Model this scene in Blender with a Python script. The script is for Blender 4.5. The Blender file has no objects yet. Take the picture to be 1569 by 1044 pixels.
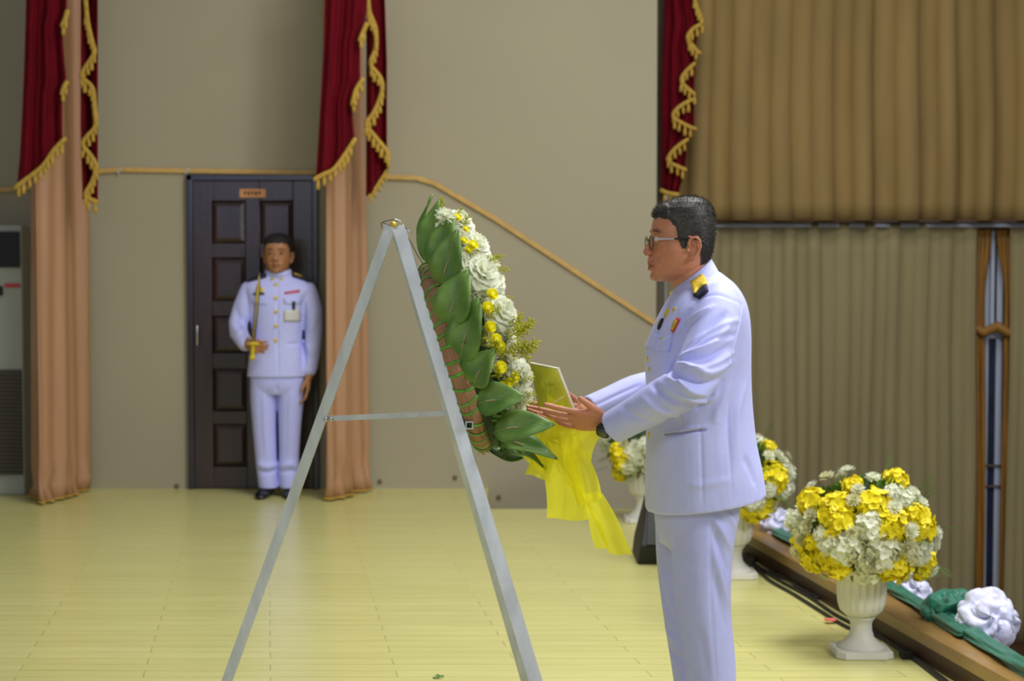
import bpy, math, random
import numpy as np
from mathutils import Vector, Matrix, noise
from mathutils.bvhtree import BVHTree
random.seed(7)
C = bpy.context.scene.collection
sc = bpy.context.scene
pi = math.pi
# ---------------------------------------------------------------- camera, world, lights, exposure
F = 2615.0; CAMZ = 1.52; PITCH = math.atan(119.0 / F)
cam_d = bpy.data.cameras.new('camera'); cam = bpy.data.objects.new('camera', cam_d); C.objects.link(cam)
cam.location = (0, 0, CAMZ); cam.rotation_euler = (pi / 2 - PITCH, 0, 0)
cam_d.sensor_width = 36.0; cam_d.lens = 36.0 * F / 1569.0; cam_d.clip_end = 60
cam_d.dof.use_dof = True; cam_d.dof.focus_distance = 4.5; cam_d.dof.aperture_fstop = 4.5
sc.camera = cam
sc.view_settings.view_transform = 'Standard'; sc.view_settings.look = 'None'
sc.view_settings.exposure = 0.0; sc.view_settings.gamma = 1.0; sc.view_settings.use_curve_mapping = False
w = bpy.data.worlds.new('room_air'); sc.world = w; w.use_nodes = True
w.node_tree.nodes['Background'].inputs[0].default_value = (0.84, 0.86, 0.90, 1)
w.node_tree.nodes['Background'].inputs[1].default_value = 0.24
def area(name, loc, target, sx, sy, power, col):
    d = bpy.data.lights.new(name, 'AREA'); d.shape = 'RECTANGLE'; d.size = sx; d.size_y = sy; d.energy = power; d.color = col
    o = bpy.data.objects.new(name, d); C.objects.link(o); o.location = loc
    o.rotation_euler = (Vector(target) - Vector(loc)).to_track_quat('-Z', 'Y').to_euler()
    return o
area('stage_flood_lamp', (4.2, 2.6, 3.8), (0.6, 5.5, 0.8), 1.1, 1.1, 150, (0.95, 0.96, 1.0))
area('ceiling_panel_lamp', (0.2, 8.2, 5.2), (0.1, 8.3, 0), 3.0, 1.6, 84, (1.0, 0.97, 0.90))
area('ceiling_panel_lamp', (1.5, 5.6, 4.8), (0.9, 5.9, 0), 2.2, 1.4, 185, (0.97, 0.97, 1.0))
area('hall_panel_lamp', (3.4, 9.0, 4.6), (3.0, 12.0, 0.0), 2.0, 1.2, 16, (1.0, 0.95, 0.84))
area('front_fill_light', (-1.6, -1.2, 3.6), (0.0, 4.8, 1.0), 2.4, 1.2, 48, (1.0, 0.99, 0.97))  # unseen fill light, added to lift the camera-facing sides
area('blue_reflection_light', (-4.2, -2.0, 3.1), (-1.7, 11.4, 1.9), 1.6, 0.9, 30, (0.35, 0.5, 1.0))  # no window here: light added to give the dark door its blue reflection

def P(px, py, Y):
    u = (px - 784.5) / F; v = (522.0 - py) / F
    dy = math.cos(PITCH) + v * math.sin(PITCH); dz = -math.sin(PITCH) + v * math.cos(PITCH)
    s = Y / dy
    return Vector((u * s, Y, CAMZ + dz * s))
def ray(px, py):
    return (P(px, py, 1.0) - Vector((0, 0, CAMZ))).normalized()
def onfloor(px, py, z=0.0):
    d = ray(px, py); t = (z - CAMZ) / d.z
    return Vector((0, 0, CAMZ)) + d * t

# ---------------------------------------------------------------- materials
def lin(c):
    return tuple((x / 12.92 if x <= 0.04045 else ((x + 0.055) / 1.055) ** 2.4) for x in [v / 255.0 for v in c])
def mat(name, rgb, rough=0.6, metal=0.0, var=0.12, vscale=(8, 8, 8), bump=0.0, bscale=60, sheen=0.0, rgb2=None, rnd=0.0,
        coat=0.0, coord='Object', trans=0.0, attr=None, spec=0.5, detail=3):
    m = bpy.data.materials.new(name); m.use_nodes = True; nt = m.node_tree; N = nt.nodes; L = nt.links
    b = N['Principled BSDF']; b.inputs['Roughness'].default_value = rough; b.inputs['Metallic'].default_value = metal
    b.inputs['Specular IOR Level'].default_value = spec
    if sheen: b.inputs['Sheen Weight'].default_value = sheen
    if coat: b.inputs['Coat Weight'].default_value = coat; b.inputs['Coat Roughness'].default_value = 0.25
    tc = N.new('ShaderNodeTexCoord'); mp = N.new('ShaderNodeMapping'); mp.inputs['Scale'].default_value = vscale
    L.new(tc.outputs[coord], mp.inputs[0])
    nz = N.new('ShaderNodeTexNoise'); nz.inputs['Scale'].default_value = 1.0; nz.inputs['Detail'].default_value = detail
    L.new(mp.outputs[0], nz.inputs['Vector'])
    c1 = lin(rgb); c2 = lin(rgb2) if rgb2 else tuple(x * (1 - var) for x in c1)
    cr = N.new('ShaderNodeValToRGB'); cr.color_ramp.elements[0].position = 0.35; cr.color_ramp.elements[1].position = 0.65
    cr.color_ramp.elements[0].color = (*c2, 1); cr.color_ramp.elements[1].color = (*c1, 1)
    L.new(nz.outputs['Fac'], cr.inputs[0]); out = cr.outputs[0]
    if attr:
        at = N.new('ShaderNodeAttribute'); at.attribute_name = attr
        mx = N.new('ShaderNodeMix'); mx.data_type = 'RGBA'; mx.blend_type = 'MULTIPLY'; mx.inputs[0].default_value = 1.0
        L.new(out, mx.inputs[6]); L.new(at.outputs['Color'], mx.inputs[7]); out = mx.outputs[2]
    if rnd:
        oi = N.new('ShaderNodeObjectInfo'); mr = N.new('ShaderNodeMapRange'); mr.inputs[3].default_value = 1 - rnd; mr.inputs[4].default_value = 1 + rnd * 0.3
        L.new(oi.outputs['Random'], mr.inputs[0]); hs = N.new('ShaderNodeHueSaturation')
        L.new(mr.outputs[0], hs.inputs['Value']); L.new(out, hs.inputs['Color']); out = hs.outputs[0]
    L.new(out, b.inputs['Base Color'])
    if bump:
        n2 = N.new('ShaderNodeTexNoise'); n2.inputs['Scale'].default_value = bscale; n2.inputs['Detail'].default_value = 4
        L.new(tc.outputs[coord], n2.inputs['Vector'])
        bp = N.new('ShaderNodeBump'); bp.inputs['Strength'].default_value = bump; bp.inputs['Distance'].default_value = 0.01
        L.new(n2.outputs['Fac'], bp.inputs['Height']); L.new(bp.outputs[0], b.inputs['Normal'])
    if trans:
        tl = N.new('ShaderNodeBsdfTranslucent'); L.new(out, tl.inputs[0]); ms = N.new('ShaderNodeMixShader'); ms.inputs[0].default_value = trans
        L.new(b.outputs[0], ms.inputs[1]); L.new(tl.outputs[0], ms.inputs[2]); L.new(ms.outputs[0], N['Material Output'].inputs[0])
    return m
M = {}
M['wall'] = mat('wall_paint', (166, 158, 132), 0.75, var=0.05, vscale=(0.8, 0.8, 0.8), bump=0.12, bscale=25)
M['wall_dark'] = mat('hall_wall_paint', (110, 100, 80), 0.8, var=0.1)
M['trunk'] = mat('cable_trunking', (208, 168, 92), 0.5, var=0.15, vscale=(14, 14, 14))
M['door'] = mat('varnished_dark_wood', (54, 33, 30), 0.30, var=0.4, vscale=(30, 30, 3), bump=0.15, bscale=40, coat=0.5)
M['doorframe'] = mat('door_frame_wood', (40, 34, 46), 0.28, var=0.4, vscale=(30, 30, 3), coat=0.5)
M['red'] = mat('crimson_velvet', (104, 2, 20), 0.85, var=0.35, vscale=(40, 40, 4), spec=0.15)
M['gold'] = mat('gold_fringe', (205, 165, 62), 0.6, var=0.35, vscale=(120, 120, 40), bump=0.5, bscale=300)
M['salmon'] = mat('salmon_satin', (178, 134, 98), 0.50, var=0.08, vscale=(20, 20, 2), bump=0.1, bscale=150)
M['valance'] = mat('ochre_curtain', (166, 138, 84), 0.8, var=0.16, vscale=(6, 6, 1), bump=0.1, bscale=200, trans=0.2)
M['olive'] = mat('khaki_curtain', (158, 146, 104), 0.8, var=0.1, vscale=(6, 6, 1), bump=0.1, bscale=200, trans=0.15)
M['golden'] = mat('golden_brown_curtain', (158, 112, 40), 0.55, var=0.3, vscale=(40, 40, 4))
M['frame'] = mat('pale_metal_frame', (176, 184, 200), 0.45, var=0.05)
M['glass'] = mat('night_glass', (34, 44, 72), 0.15, var=0.4, vscale=(2, 2, 3))
M['ac_white'] = mat('ac_plastic', (176, 178, 168), 0.5, var=0.05)
M['ac_black'] = mat('ac_black', (10, 10, 12), 0.5)
M['ac_grille'] = mat('ac_grille', (88, 80, 70), 0.6)
M['black'] = mat('matt_black', (22, 22, 22), 0.6, var=0.2)
M['blackm'] = mat('speaker_grille_mesh', (38, 40, 30), 0.6, var=0.3, vscale=(300, 300, 300))
M['rubber'] = mat('black_rubber', (26, 22, 20), 0.55)
M['pinktape'] = mat('pink_tape', (235, 110, 100), 0.6)
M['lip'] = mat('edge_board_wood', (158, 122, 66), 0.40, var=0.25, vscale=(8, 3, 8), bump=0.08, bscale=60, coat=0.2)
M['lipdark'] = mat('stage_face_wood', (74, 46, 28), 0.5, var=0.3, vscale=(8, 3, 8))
M['green'] = mat('green_satin', (8, 112, 84), 0.45, var=0.3, vscale=(20, 20, 20), sheen=0.2)
M['wsatin'] = mat('white_satin', (222, 224, 250), 0.5, var=0.06, vscale=(20, 20, 20), sheen=0.2)
M['urn'] = mat('white_plaster', (222, 220, 206), 0.55, var=0.06, vscale=(10, 10, 10), bump=0.05, bscale=80)
M['fabric'] = mat('white_dress_uniform_cloth', (196, 200, 255), 0.62, var=0.04, vscale=(30, 30, 30), bump=0.05, bscale=700, sheen=0.15)
M['fabric2'] = mat('white_trouser_cloth', (188, 192, 250), 0.62, var=0.04, vscale=(30, 30, 30), bump=0.05, bscale=700, sheen=0.15)
M['seam'] = mat('shaded_lining', (150, 150, 200), 0.8)
M['skin'] = mat('skin', (204, 134, 100), 0.45, var=0.10, vscale=(45, 45, 45), bump=0.08, bscale=260, attr='tint')
M['skin2'] = mat('tanned_skin', (172, 120, 78), 0.5, var=0.10, vscale=(45, 45, 45), attr='tint')
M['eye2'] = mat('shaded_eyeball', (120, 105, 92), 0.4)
M['hair'] = mat('black_hair', (26, 24, 22), 0.5, var=0.5, vscale=(260, 260, 260), rgb2=(70, 66, 58))
M['hairg'] = mat('black_cropped_hair', (22, 20, 20), 0.7, var=0.3)
M['eye'] = mat('eyeball', (215, 205, 195), 0.25)
M['iris'] = mat('iris', (30, 18, 12), 0.2)
M['steel'] = mat('silver_metal', (205, 205, 205), 0.25, 1.0)
M['alu'] = mat('aluminium_tube', (214, 220, 226), 0.42, 0.25, var=0.18, vscale=(25, 25, 6), bump=0.05)
M['brass'] = mat('gilt_metal', (244, 214, 60), 0.35, 0.4, var=0.3, vscale=(250, 250, 250), bump=0.4, bscale=500)
M['navy'] = mat('navy_cloth', (24, 26, 58), 0.7)
M['ribred'] = mat('red_ribbon', (206, 60, 76), 0.6)
M['strap'] = mat('watch_rubber', (20, 24, 24), 0.45)
M['watchface'] = mat('watch_dial', (70, 82, 74), 0.2)
M['shoe'] = mat('black_leather', (14, 13, 13), 0.25)
M['straw'] = mat('straw', (226, 178, 136), 0.8, var=0.3, vscale=(3, 90, 90), bump=0.9, bscale=120, rgb2=(176, 122, 86), coord='UV')
M['tie'] = mat('green_plastic_tie', (92, 176, 60), 0.35, var=0.2)
M['leaf'] = mat('leaf', (130, 164, 76), 0.45, var=0.25, vscale=(14, 14, 14), rgb2=(94, 136, 56), rnd=0.12, trans=0.2)
M['leafrib'] = mat('leaf_midrib', (150, 168, 92), 0.5)
M['pin'] = mat('bamboo_pin', (205, 180, 130), 0.6)
M['white_fl'] = mat('white_petal', (246, 248, 226), 0.6, var=0.05, rnd=0.06, trans=0.4)
M['cream_fl'] = mat('cream_petal', (234, 232, 190), 0.6, var=0.08, rnd=0.1, trans=0.3)
M['yellow_fl'] = mat('yellow_petal', (255, 238, 26), 0.55, var=0.10, vscale=(30, 30, 30), rnd=0.1, trans=0.12)
M['button_fl'] = mat('bright_yellow_petal', (255, 246, 20), 0.6, var=0.04, trans=0.2)
M['fern'] = mat('fern_green', (104, 146, 48), 0.55, var=0.4, vscale=(40, 40, 40), rnd=0.2, trans=0.25)
M['dkfol'] = mat('dark_foliage', (38, 66, 26), 0.6, var=0.5, vscale=(30, 30, 30), trans=0.1)
M['solid'] = mat('goldenrod', (204, 204, 22), 0.7, var=0.3, vscale=(150, 150, 150), trans=0.15)
M['card'] = mat('yellow_card', (252, 248, 84), 0.4, var=0.2, vscale=(14, 14, 14))
M['cardedge'] = mat('cream_card_edge', (232, 230, 200), 0.6)
M['sign'] = mat('orange_door_plate', (214, 150, 92), 0.5)
M['tag'] = mat('id_card', (214, 214, 208), 0.4)

def chiffon():
    m = bpy.data.materials.new('yellow_chiffon'); m.use_nodes = True; nt = m.node_tree; N = nt.nodes; L = nt.links
    b = N['Principled BSDF']; col = lin((255, 250, 62)); b.inputs['Base Color'].default_value = (*col, 1); b.inputs['Roughness'].default_value = 0.5
    b.inputs['Sheen Weight'].default_value = 0.2
    tl = N.new('ShaderNodeBsdfTranslucent'); tl.inputs[0].default_value = (*col, 1)
    tr = N.new('ShaderNodeBsdfTransparent'); tr.inputs[0].default_value = (1.0, 0.97, 0.35, 1)
    m1 = N.new('ShaderNodeMixShader'); m1.inputs[0].default_value = 0.5; m2 = N.new('ShaderNodeMixShader')
    wv = N.new('ShaderNodeTexNoise'); wv.inputs['Scale'].default_value = 5; mr = N.new('ShaderNodeMapRange'); mr.inputs[3].default_value = 0.10; mr.inputs[4].default_value = 0.24
    L.new(wv.outputs[0], mr.inputs[0]); L.new(mr.outputs[0], m2.inputs[0])
    L.new(b.outputs[0], m1.inputs[1]); L.new(tl.outputs[0], m1.inputs[2]); L.new(m1.outputs[0], m2.inputs[1]); L.new(tr.outputs[0], m2.inputs[2])
    L.new(m2.outputs[0], N['Material Output'].inputs[0])
    return m
M['chiffon'] = chiffon()
def lensmat():
    m = bpy.data.materials.new('lens_glass'); m.use_nodes = True; nt = m.node_tree; N = nt.nodes; L = nt.links
    g = N.new('ShaderNodeBsdfGlossy'); g.inputs['Roughness'].default_value = 0.05; t = N.new('ShaderNodeBsdfTransparent'); t.inputs[0].default_value = (0.93, 0.96, 0.92, 1)
    ms = N.new('ShaderNodeMixShader'); ms.inputs[0].default_value = 0.08
    L.new(t.outputs[0], ms.inputs[1]); L.new(g.outputs[0], ms.inputs[2]); L.new(ms.outputs[0], N['Material Output'].inputs[0])
    return m
M['lens'] = lensmat()
SKEW = 0.143      # the boards' end joints and the stage edge run back this much to the left per metre
def floormat():
    m = bpy.data.materials.new('yellow_vinyl_planks'); m.use_nodes = True; nt = m.node_tree; N = nt.nodes; L = nt.links
    b = N['Principled BSDF']; b.inputs['Roughness'].default_value = 0.28; b.inputs['Specular IOR Level'].default_value = 0.5
    ge = N.new('ShaderNodeNewGeometry'); sp = N.new('ShaderNodeSeparateXYZ'); L.new(ge.outputs['Position'], sp.inputs[0])
    mu = N.new('ShaderNodeMath'); mu.operation = 'MULTIPLY_ADD'; mu.inputs[1].default_value = SKEW
    L.new(sp.outputs[1], mu.inputs[0]); L.new(sp.outputs[0], mu.inputs[2])
    cb = N.new('ShaderNodeCombineXYZ'); L.new(mu.outputs[0], cb.inputs[0]); L.new(sp.outputs[1], cb.inputs[1])
    br = N.new('ShaderNodeTexBrick'); br.inputs['Scale'].default_value = 1.0
    br.inputs['Brick Width'].default_value = 0.934; br.inputs['Row Height'].default_value = 0.1
    br.inputs['Mortar Size'].default_value = 0.0012; br.inputs['Mortar Smooth'].default_value = 0.3; br.inputs['Bias'].default_value = 0.0
    br.inputs['Color1'].default_value = (*lin((214, 210, 136)), 1); br.inputs['Color2'].default_value = (*lin((209, 204, 128)), 1)
    br.inputs['Mortar'].default_value = (*lin((160, 152, 88)), 1)
    L.new(cb.outputs[0], br.inputs['Vector'])
    mp = N.new('ShaderNodeMapping'); mp.inputs['Scale'].default_value = (2.0, 45, 1); L.new(cb.outputs[0], mp.inputs[0])
    nz = N.new('ShaderNodeTexNoise'); nz.inputs['Scale'].default_value = 1.0; nz.inputs['Detail'].default_value = 4; L.new(mp.outputs[0], nz.inputs['Vector'])
    mr = N.new('ShaderNodeMapRange'); mr.inputs[1].default_value = 0.3; mr.inputs[2].default_value = 0.7; mr.inputs[3].default_value = 0.88; mr.inputs[4].default_value = 1.05
    L.new(nz.outputs[0], mr.inputs[0])
    hs = N.new('ShaderNodeHueSaturation'); L.new(mr.outputs[0], hs.inputs['Value']); L.new(br.outputs[0], hs.inputs['Color'])
    L.new(hs.outputs[0], b.inputs['Base Color'])
    bp = N.new('ShaderNodeBump'); bp.inputs['Strength'].default_value = 0.08; bp.inputs['Distance'].default_value = 0.004
    L.new(nz.outputs[0], bp.inputs['Height']); L.new(bp.outputs[0], b.inputs['Normal'])
    return m
M['floor'] = floormat()

# ---------------------------------------------------------------- object helpers
def thing(name, label, cat, loc, group=None):
    o = bpy.data.objects.new(name, None); C.objects.link(o); o.location = loc; o.empty_display_size = 0.05
    o['label'] = label; o['category'] = cat
    if group: o['group'] = group
    return o
def wloc(o):
    v = Vector((0, 0, 0))
    while o: v = v + o.location; o = o.parent
    return v
def mesh(name, V, Fc, m, smooth=True):
    me = bpy.data.meshes.new(name); me.from_pydata([tuple(v) for v in V], [], Fc)
    me.materials.append(m)
    if smooth: me.polygons.foreach_set('use_smooth', [True] * len(me.polygons))
    me.update()
    return me
def obj(name, V, Fc, m, parent=None, smooth=True, label=None, cat=None, group=None, kind=None, solid=0.0, bevel=0.0, sub=0):
    """V in world coordinates"""
    off = wloc(parent) if parent else Vector((0, 0, 0))
    if parent is None and kind != 'structure' and len(V):     # origin at its base
        a = np.array([tuple(v) for v in V]); off = Vector(((a[:, 0].min() + a[:, 0].max()) / 2, (a[:, 1].min() + a[:, 1].max()) / 2, a[:, 2].min()))
    me = mesh(name, [Vector(v) - off for v in V], Fc, m, smooth)
    o = bpy.data.objects.new(name, me); C.objects.link(o)
    if parent: o.parent = parent
    elif kind != 'structure': o.location = off
    if label: o['label'] = label
    if cat: o['category'] = cat
    if group: o['group'] = group
    if kind: o['kind'] = kind
    if solid:
        s = o.modifiers.new('thick', 'SOLIDIFY'); s.thickness = solid; s.offset = 0
    if bevel:
        s = o.modifiers.new('bev', 'BEVEL'); s.width = bevel; s.segments = 2; s.limit_method = 'ANGLE'
    if sub:
        s = o.modifiers.new('sub', 'SUBSURF'); s.levels = sub; s.render_levels = sub
    return o
def inst(name, me, loc, rot, scale, parent):
    o = bpy.data.objects.new(name, me); C.objects.link(o)
    o.parent = parent; o.location = Vector(loc) - wloc(parent)
    o.rotation_mode = 'QUATERNION'; o.rotation_quaternion = rot; o.scale = (scale,) * 3 if isinstance(scale, (int, float)) else scale
    return o
def join(*parts):
    V = []; Fc = []
    for v, f in parts:
        n = len(V); V += [Vector(x) for x in v]; Fc += [tuple(i + n for i in q) for q in f]
    return V, Fc
def box(x0, x1, y0, y1, z0, z1):
    V = [Vector((x, y, z)) for z in (z0, z1) for y in (y0, y1) for x in (x0, x1)]
    return V, [(0, 2, 3, 1), (4, 5, 7, 6), (0, 1, 5, 4), (2, 6, 7, 3), (0, 4, 6, 2), (1, 3, 7, 5)]
def prism(poly, d):
    """poly: list of 3-D points (counter-clockwise or not), extruded by vector d"""
    n = len(poly); V = [Vector(p) for p in poly] + [Vector(p) + Vector(d) for p in poly]
    Fc = [tuple(range(n))[::-1], tuple(range(n, 2 * n))] + [(i, (i + 1) % n, n + (i + 1) % n, n + i) for i in range(n)]
    return V, Fc
def loft(rings, cap=True, closed=True):
    n = len(rings[0]); V = [Vector(p) for r in rings for p in r]; Fc = []
    for k in range(len(rings) - 1):
        for i in range(n if closed else n - 1):
            j = (i + 1) % n
            Fc.append((k * n + i, k * n + j, (k + 1) * n + j, (k + 1) * n + i))
    if cap:
        Fc.append(tuple(range(n))[::-1]); Fc.append(tuple((len(rings) - 1) * n + i for i in range(n)))
    return V, Fc
def catmull(pts, sub=4):
    """pts: list of equal-length tuples/floats sequences"""
    A = [np.array([float(x) for x in p]) for p in pts]; out = []
    for i in range(len(A) - 1):
        p0 = A[max(i - 1, 0)]; p1 = A[i]; p2 = A[i + 1]; p3 = A[min(i + 2, len(A) - 1)]
        for k in range(sub):
            t = k / sub
            out.append(0.5 * ((2 * p1) + (-p0 + p2) * t + (2 * p0 - 5 * p1 + 4 * p2 - p3) * t * t + (-p0 + 3 * p1 - 3 * p2 + p3) * t ** 3))
    out.append(A[-1]); return out
def frames(path, up):
    T = []; n = len(path)
    for i in range(n):
        d = Vector(path[min(i + 1, n - 1)]) - Vector(path[max(i - 1, 0)])
        T.append(d.normalized())
    u = Vector(up); out = []
    for t in T:
        u = u - t * u.dot(t)
        if u.length < 1e-5: u = Vector((0, 1, 0)) - t * t.y
        u.normalize(); out.append((t, u.copy(), t.cross(u)))
    return out
def tube(path, rad, n=12, up=(0, 0, 1), dome=True, wave=None, cap=True):
    """rad: float, list of floats, or list of (ru, rw)"""
    if isinstance(rad, (int, float)): rad = [rad] * len(path)
    path = [Vector(p) for p in path]; R = [(r, r) if isinstance(r, (int, float)) else tuple(r) for r in rad]
    fr = frames(path, up)
    if dome:
        pre = []; post = []
        for c in (0.97, 0.8, 0.45):
            s = math.sqrt(1 - c * c)
            pre.append((path[0] - fr[0][0] * R[0][0] * c, (R[0][0] * s, R[0][1] * s), fr[0]))
            post.insert(0, (path[-1] + fr[-1][0] * R[-1][0] * c, (R[-1][0] * s, R[-1][1] * s), fr[-1]))
        seq = pre + [(path[i], R[i], fr[i]) for i in range(len(path))] + post
    else:
        seq = [(path[i], R[i], fr[i]) for i in range(len(path))]
    rings = []
    for k, (p, r, (t, u, wv)) in enumerate(seq):
        ring = []
        for i in range(n):
            a = 2 * pi * i / n; q = 1.0 + (wave(k, a) if wave else 0)
            ring.append(p + u * (r[0] * q * math.cos(a)) + wv * (r[1] * q * math.sin(a)))
        rings.append(ring)
    return loft(rings, cap)
def lathe(prof, center, n=24, mod=None, axis=None):
    rings = []
    for r, z in prof:
        rings.append([Vector((center[0] + r * (1 + (mod(a, z) if mod else 0)) * math.cos(a), center[1] + r * (1 + (mod(a, z) if mod else 0)) * math.sin(a), center[2] + z))
                      for a in [2 * pi * i / n for i in range(n)]])
    return loft(rings)
def ball(c, r, nu=16, nv=10, fr=None):
    """ellipsoid; r=(rx,ry,rz); fr=3 axis vectors"""
    if isinstance(r, (int, float)): r = (r, r, r)
    ax = fr or (Vector((1, 0, 0)), Vector((0, 1, 0)), Vector((0, 0, 1))); c = Vector(c); rings = []
    for j in range(1, nv):
        ph = -pi / 2 + pi * j / nv
        rings.append([c + ax[0] * (r[0] * math.cos(ph) * math.cos(a)) + ax[1] * (r[1] * math.cos(ph) * math.sin(a)) + ax[2] * (r[2] * math.sin(ph)) for a in [2 * pi * i / nu for i in range(nu)]])
    return loft(rings)
def bar(a, b, w_, h_, up=(0, 0, 1)):
    """square bar between two points"""
    a = Vector(a); b = Vector(b); t = (b - a).normalized(); u = Vector(up); u = (u - t * u.dot(t)).normalized(); v = t.cross(u)
    r = lambda p: [p + u * h_ / 2 + v * w_ / 2, p - u * h_ / 2 + v * w_ / 2, p - u * h_ / 2 - v * w_ / 2, p + u * h_ / 2 - v * w_ / 2]
    return loft([r(a), r(b)])
def remesh(parts, voxel, smooth=0, fac=0.5):
    V, Fc = join(*parts)
    me = mesh('tmp', V, Fc, M['skin']); o = bpy.data.objects.new('tmp', me); C.objects.link(o)
    r = o.modifiers.new('r', 'REMESH'); r.mode = 'VOXEL'; r.voxel_size = voxel
    if smooth:
        s = o.modifiers.new('s', 'SMOOTH'); s.factor = fac; s.iterations = smooth
    dg = bpy.context.evaluated_depsgraph_get(); dg.update()
    ev = o.evaluated_get(dg); m2 = bpy.data.meshes.new_from_object(ev)
    n = len(m2.vertices); co = np.empty(n * 3); m2.vertices.foreach_get('co', co); co = co.reshape(-1, 3)
    Fo = [tuple(p.vertices) for p in m2.polygons]
    no = np.empty(n * 3); m2.vertices.foreach_get('normal', no); no = no.reshape(-1, 3)
    bpy.data.objects.remove(o); bpy.data.meshes.remove(me); bpy.data.meshes.remove(m2)
    return co, Fo, no
def bvh_of(co, Fo): return BVHTree.FromPolygons([tuple(v) for v in co], Fo)
def hit(bvh, px, py, lift=0.0):
    o = Vector((0, 0, CAMZ)); d = ray(px, py); p, n, i, t = bvh.ray_cast(o, d)
    if p is None: return None, None
    if n.dot(d) > 0: n = -n
    return p + n * lift, n
def folds(co, no, bvh, lst):
    """lst: (pixel polyline, width m, height m): ridges (+) and grooves (-) along the cloth"""
    disp = np.zeros(len(co))
    for line, wd, ht in lst:
        pts = []
        for q in catmull(line, 5):
            p, n = hit(bvh, q[0], q[1])
            if p is not None: pts.append(np.array(p))
        if len(pts) < 2: continue
        best = np.full(len(co), 9.0); tt = np.zeros(len(co))
        for k in range(len(pts) - 1):
            a = pts[k]; ab = pts[k + 1] - a; L2 = max(ab.dot(ab), 1e-9)
            if L2 > 0.02: continue
            t = np.clip((co - a) @ ab / L2, 0, 1); d = np.linalg.norm(co - (a + t[:, None] * ab), axis=1)
            m_ = d < best; best = np.where(m_, d, best); tt = np.where(m_, (k + t) / (len(pts) - 1), tt)
        disp += ht * np.exp(-(best / wd) ** 2) * np.sqrt(np.clip(np.sin(np.clip(tt, 0.02, 0.98) * pi), 0, 1))
    return co + no * disp[:, None]
# ================================================================ SETTING
LX0, LY0 = 1.595, 6.23                 # a point on the inner foot of the stage-edge board
def lipx(Y, off=0.0): return LX0 - 0.148 * (Y - LY0) + off
WY = 11.45; NOTX = -0.16; NY = 10.49
def slab(x0, x1f, y0, y1, z0, z1):     # x1f(Y): right side follows the skewed edge
    V = [Vector((x0, y0, z0)), Vector((x1f(y0), y0, z0)), Vector((x1f(y1), y1, z0)), Vector((x0, y1, z0))]
    return prism(V, (0, 0, z1 - z0))
lr = lambda Y: lipx(Y, 0.16)
floor = obj('floor', *join(slab(-5, lr, -1.5, 6.0, -0.15, 0), slab(-5, lr, 6.0, 7.6, -0.15, -0.004), slab(-5, lr, 7.6, NY, -0.15, 0), slab(-5, lambda Y: NOTX, NY, WY, -0.15, 0)),
            M['floor'], kind='structure', smooth=False)
# the boards near enough to be told apart
pm = None
for r in range(60, 76):
    y0 = r * 0.1; off = 0.467 if r % 2 == 0 else 0.0
    for k in range(-4, 4):
        x0 = k * 0.934 + off - SKEW * y0
        if x0 > lipx(y0) - 0.95 and False: continue
        x1 = min(x0 + 0.934, lipx(y0) + 0.1)
        if x1 - x0 < 0.1 or x1 < -2.1: continue
        g = 0.0007
        if x1 - x0 > 0.93:
            if pm is None:
                V = [(g, g, -0.004), (0.934 - g, g, -0.004), (0.934 - g - SKEW * 0.1, 0.1 - g, -0.004), (g - SKEW * 0.1, 0.1 - g, -0.004)]
                pv, pf = prism(V, (0, 0, 0.0042)); pm = mesh('plank', pv, pf, M['floor'], False)
            o = bpy.data.objects.new('plank', pm); C.objects.link(o); o.parent = floor; o.location = (x0, y0, 0)
        else:
            V = [(x0 + g, y0 + g, -0.004), (x1, y0 + g, -0.004), (x1 - SKEW * 0.1, y0 + 0.1 - g, -0.004), (x0 + g - SKEW * 0.1, y0 + 0.1 - g, -0.004)]
            pv, pf = prism(V, (0, 0, 0.0042)); obj('plank', pv, pf, M['floor'], floor, smooth=False)
wx1 = P(1006, 300, WY).x
obj('wall_back', *box(-5, wx1, WY, WY + 0.2, -1.3, 4.6), M['wall'], kind='structure', smooth=False)
obj('floor_hall', *box(-5, 15, 0, 13, -1.3, -1.2), M['lipdark'], kind='structure', smooth=False)
hx0 = P(1019, 300, 12.0).x
obj('wall_hall', *box(wx1 + 0.2, 15, 12.6, 12.8, -1.2, 4.6), M['wall_dark'], kind='structure', smooth=False)
obj('wall_passage', *box(-5, hx0, 11.98, 12.08, -1.2, 4.6), M['wall_dark'], kind='structure', smooth=False)
# stair flight going down behind the stage edge along the wall
st = []
for k in range(6): st.append(box(NOTX + k * 0.26, NOTX + (k + 1) * 0.26 + (0.5 if k == 5 else 0), NY, WY, -1.2, -0.18 * (k + 1)))
obj('floor_stairs', *join(*st), M['wall'], kind='structure', smooth=False)
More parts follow.
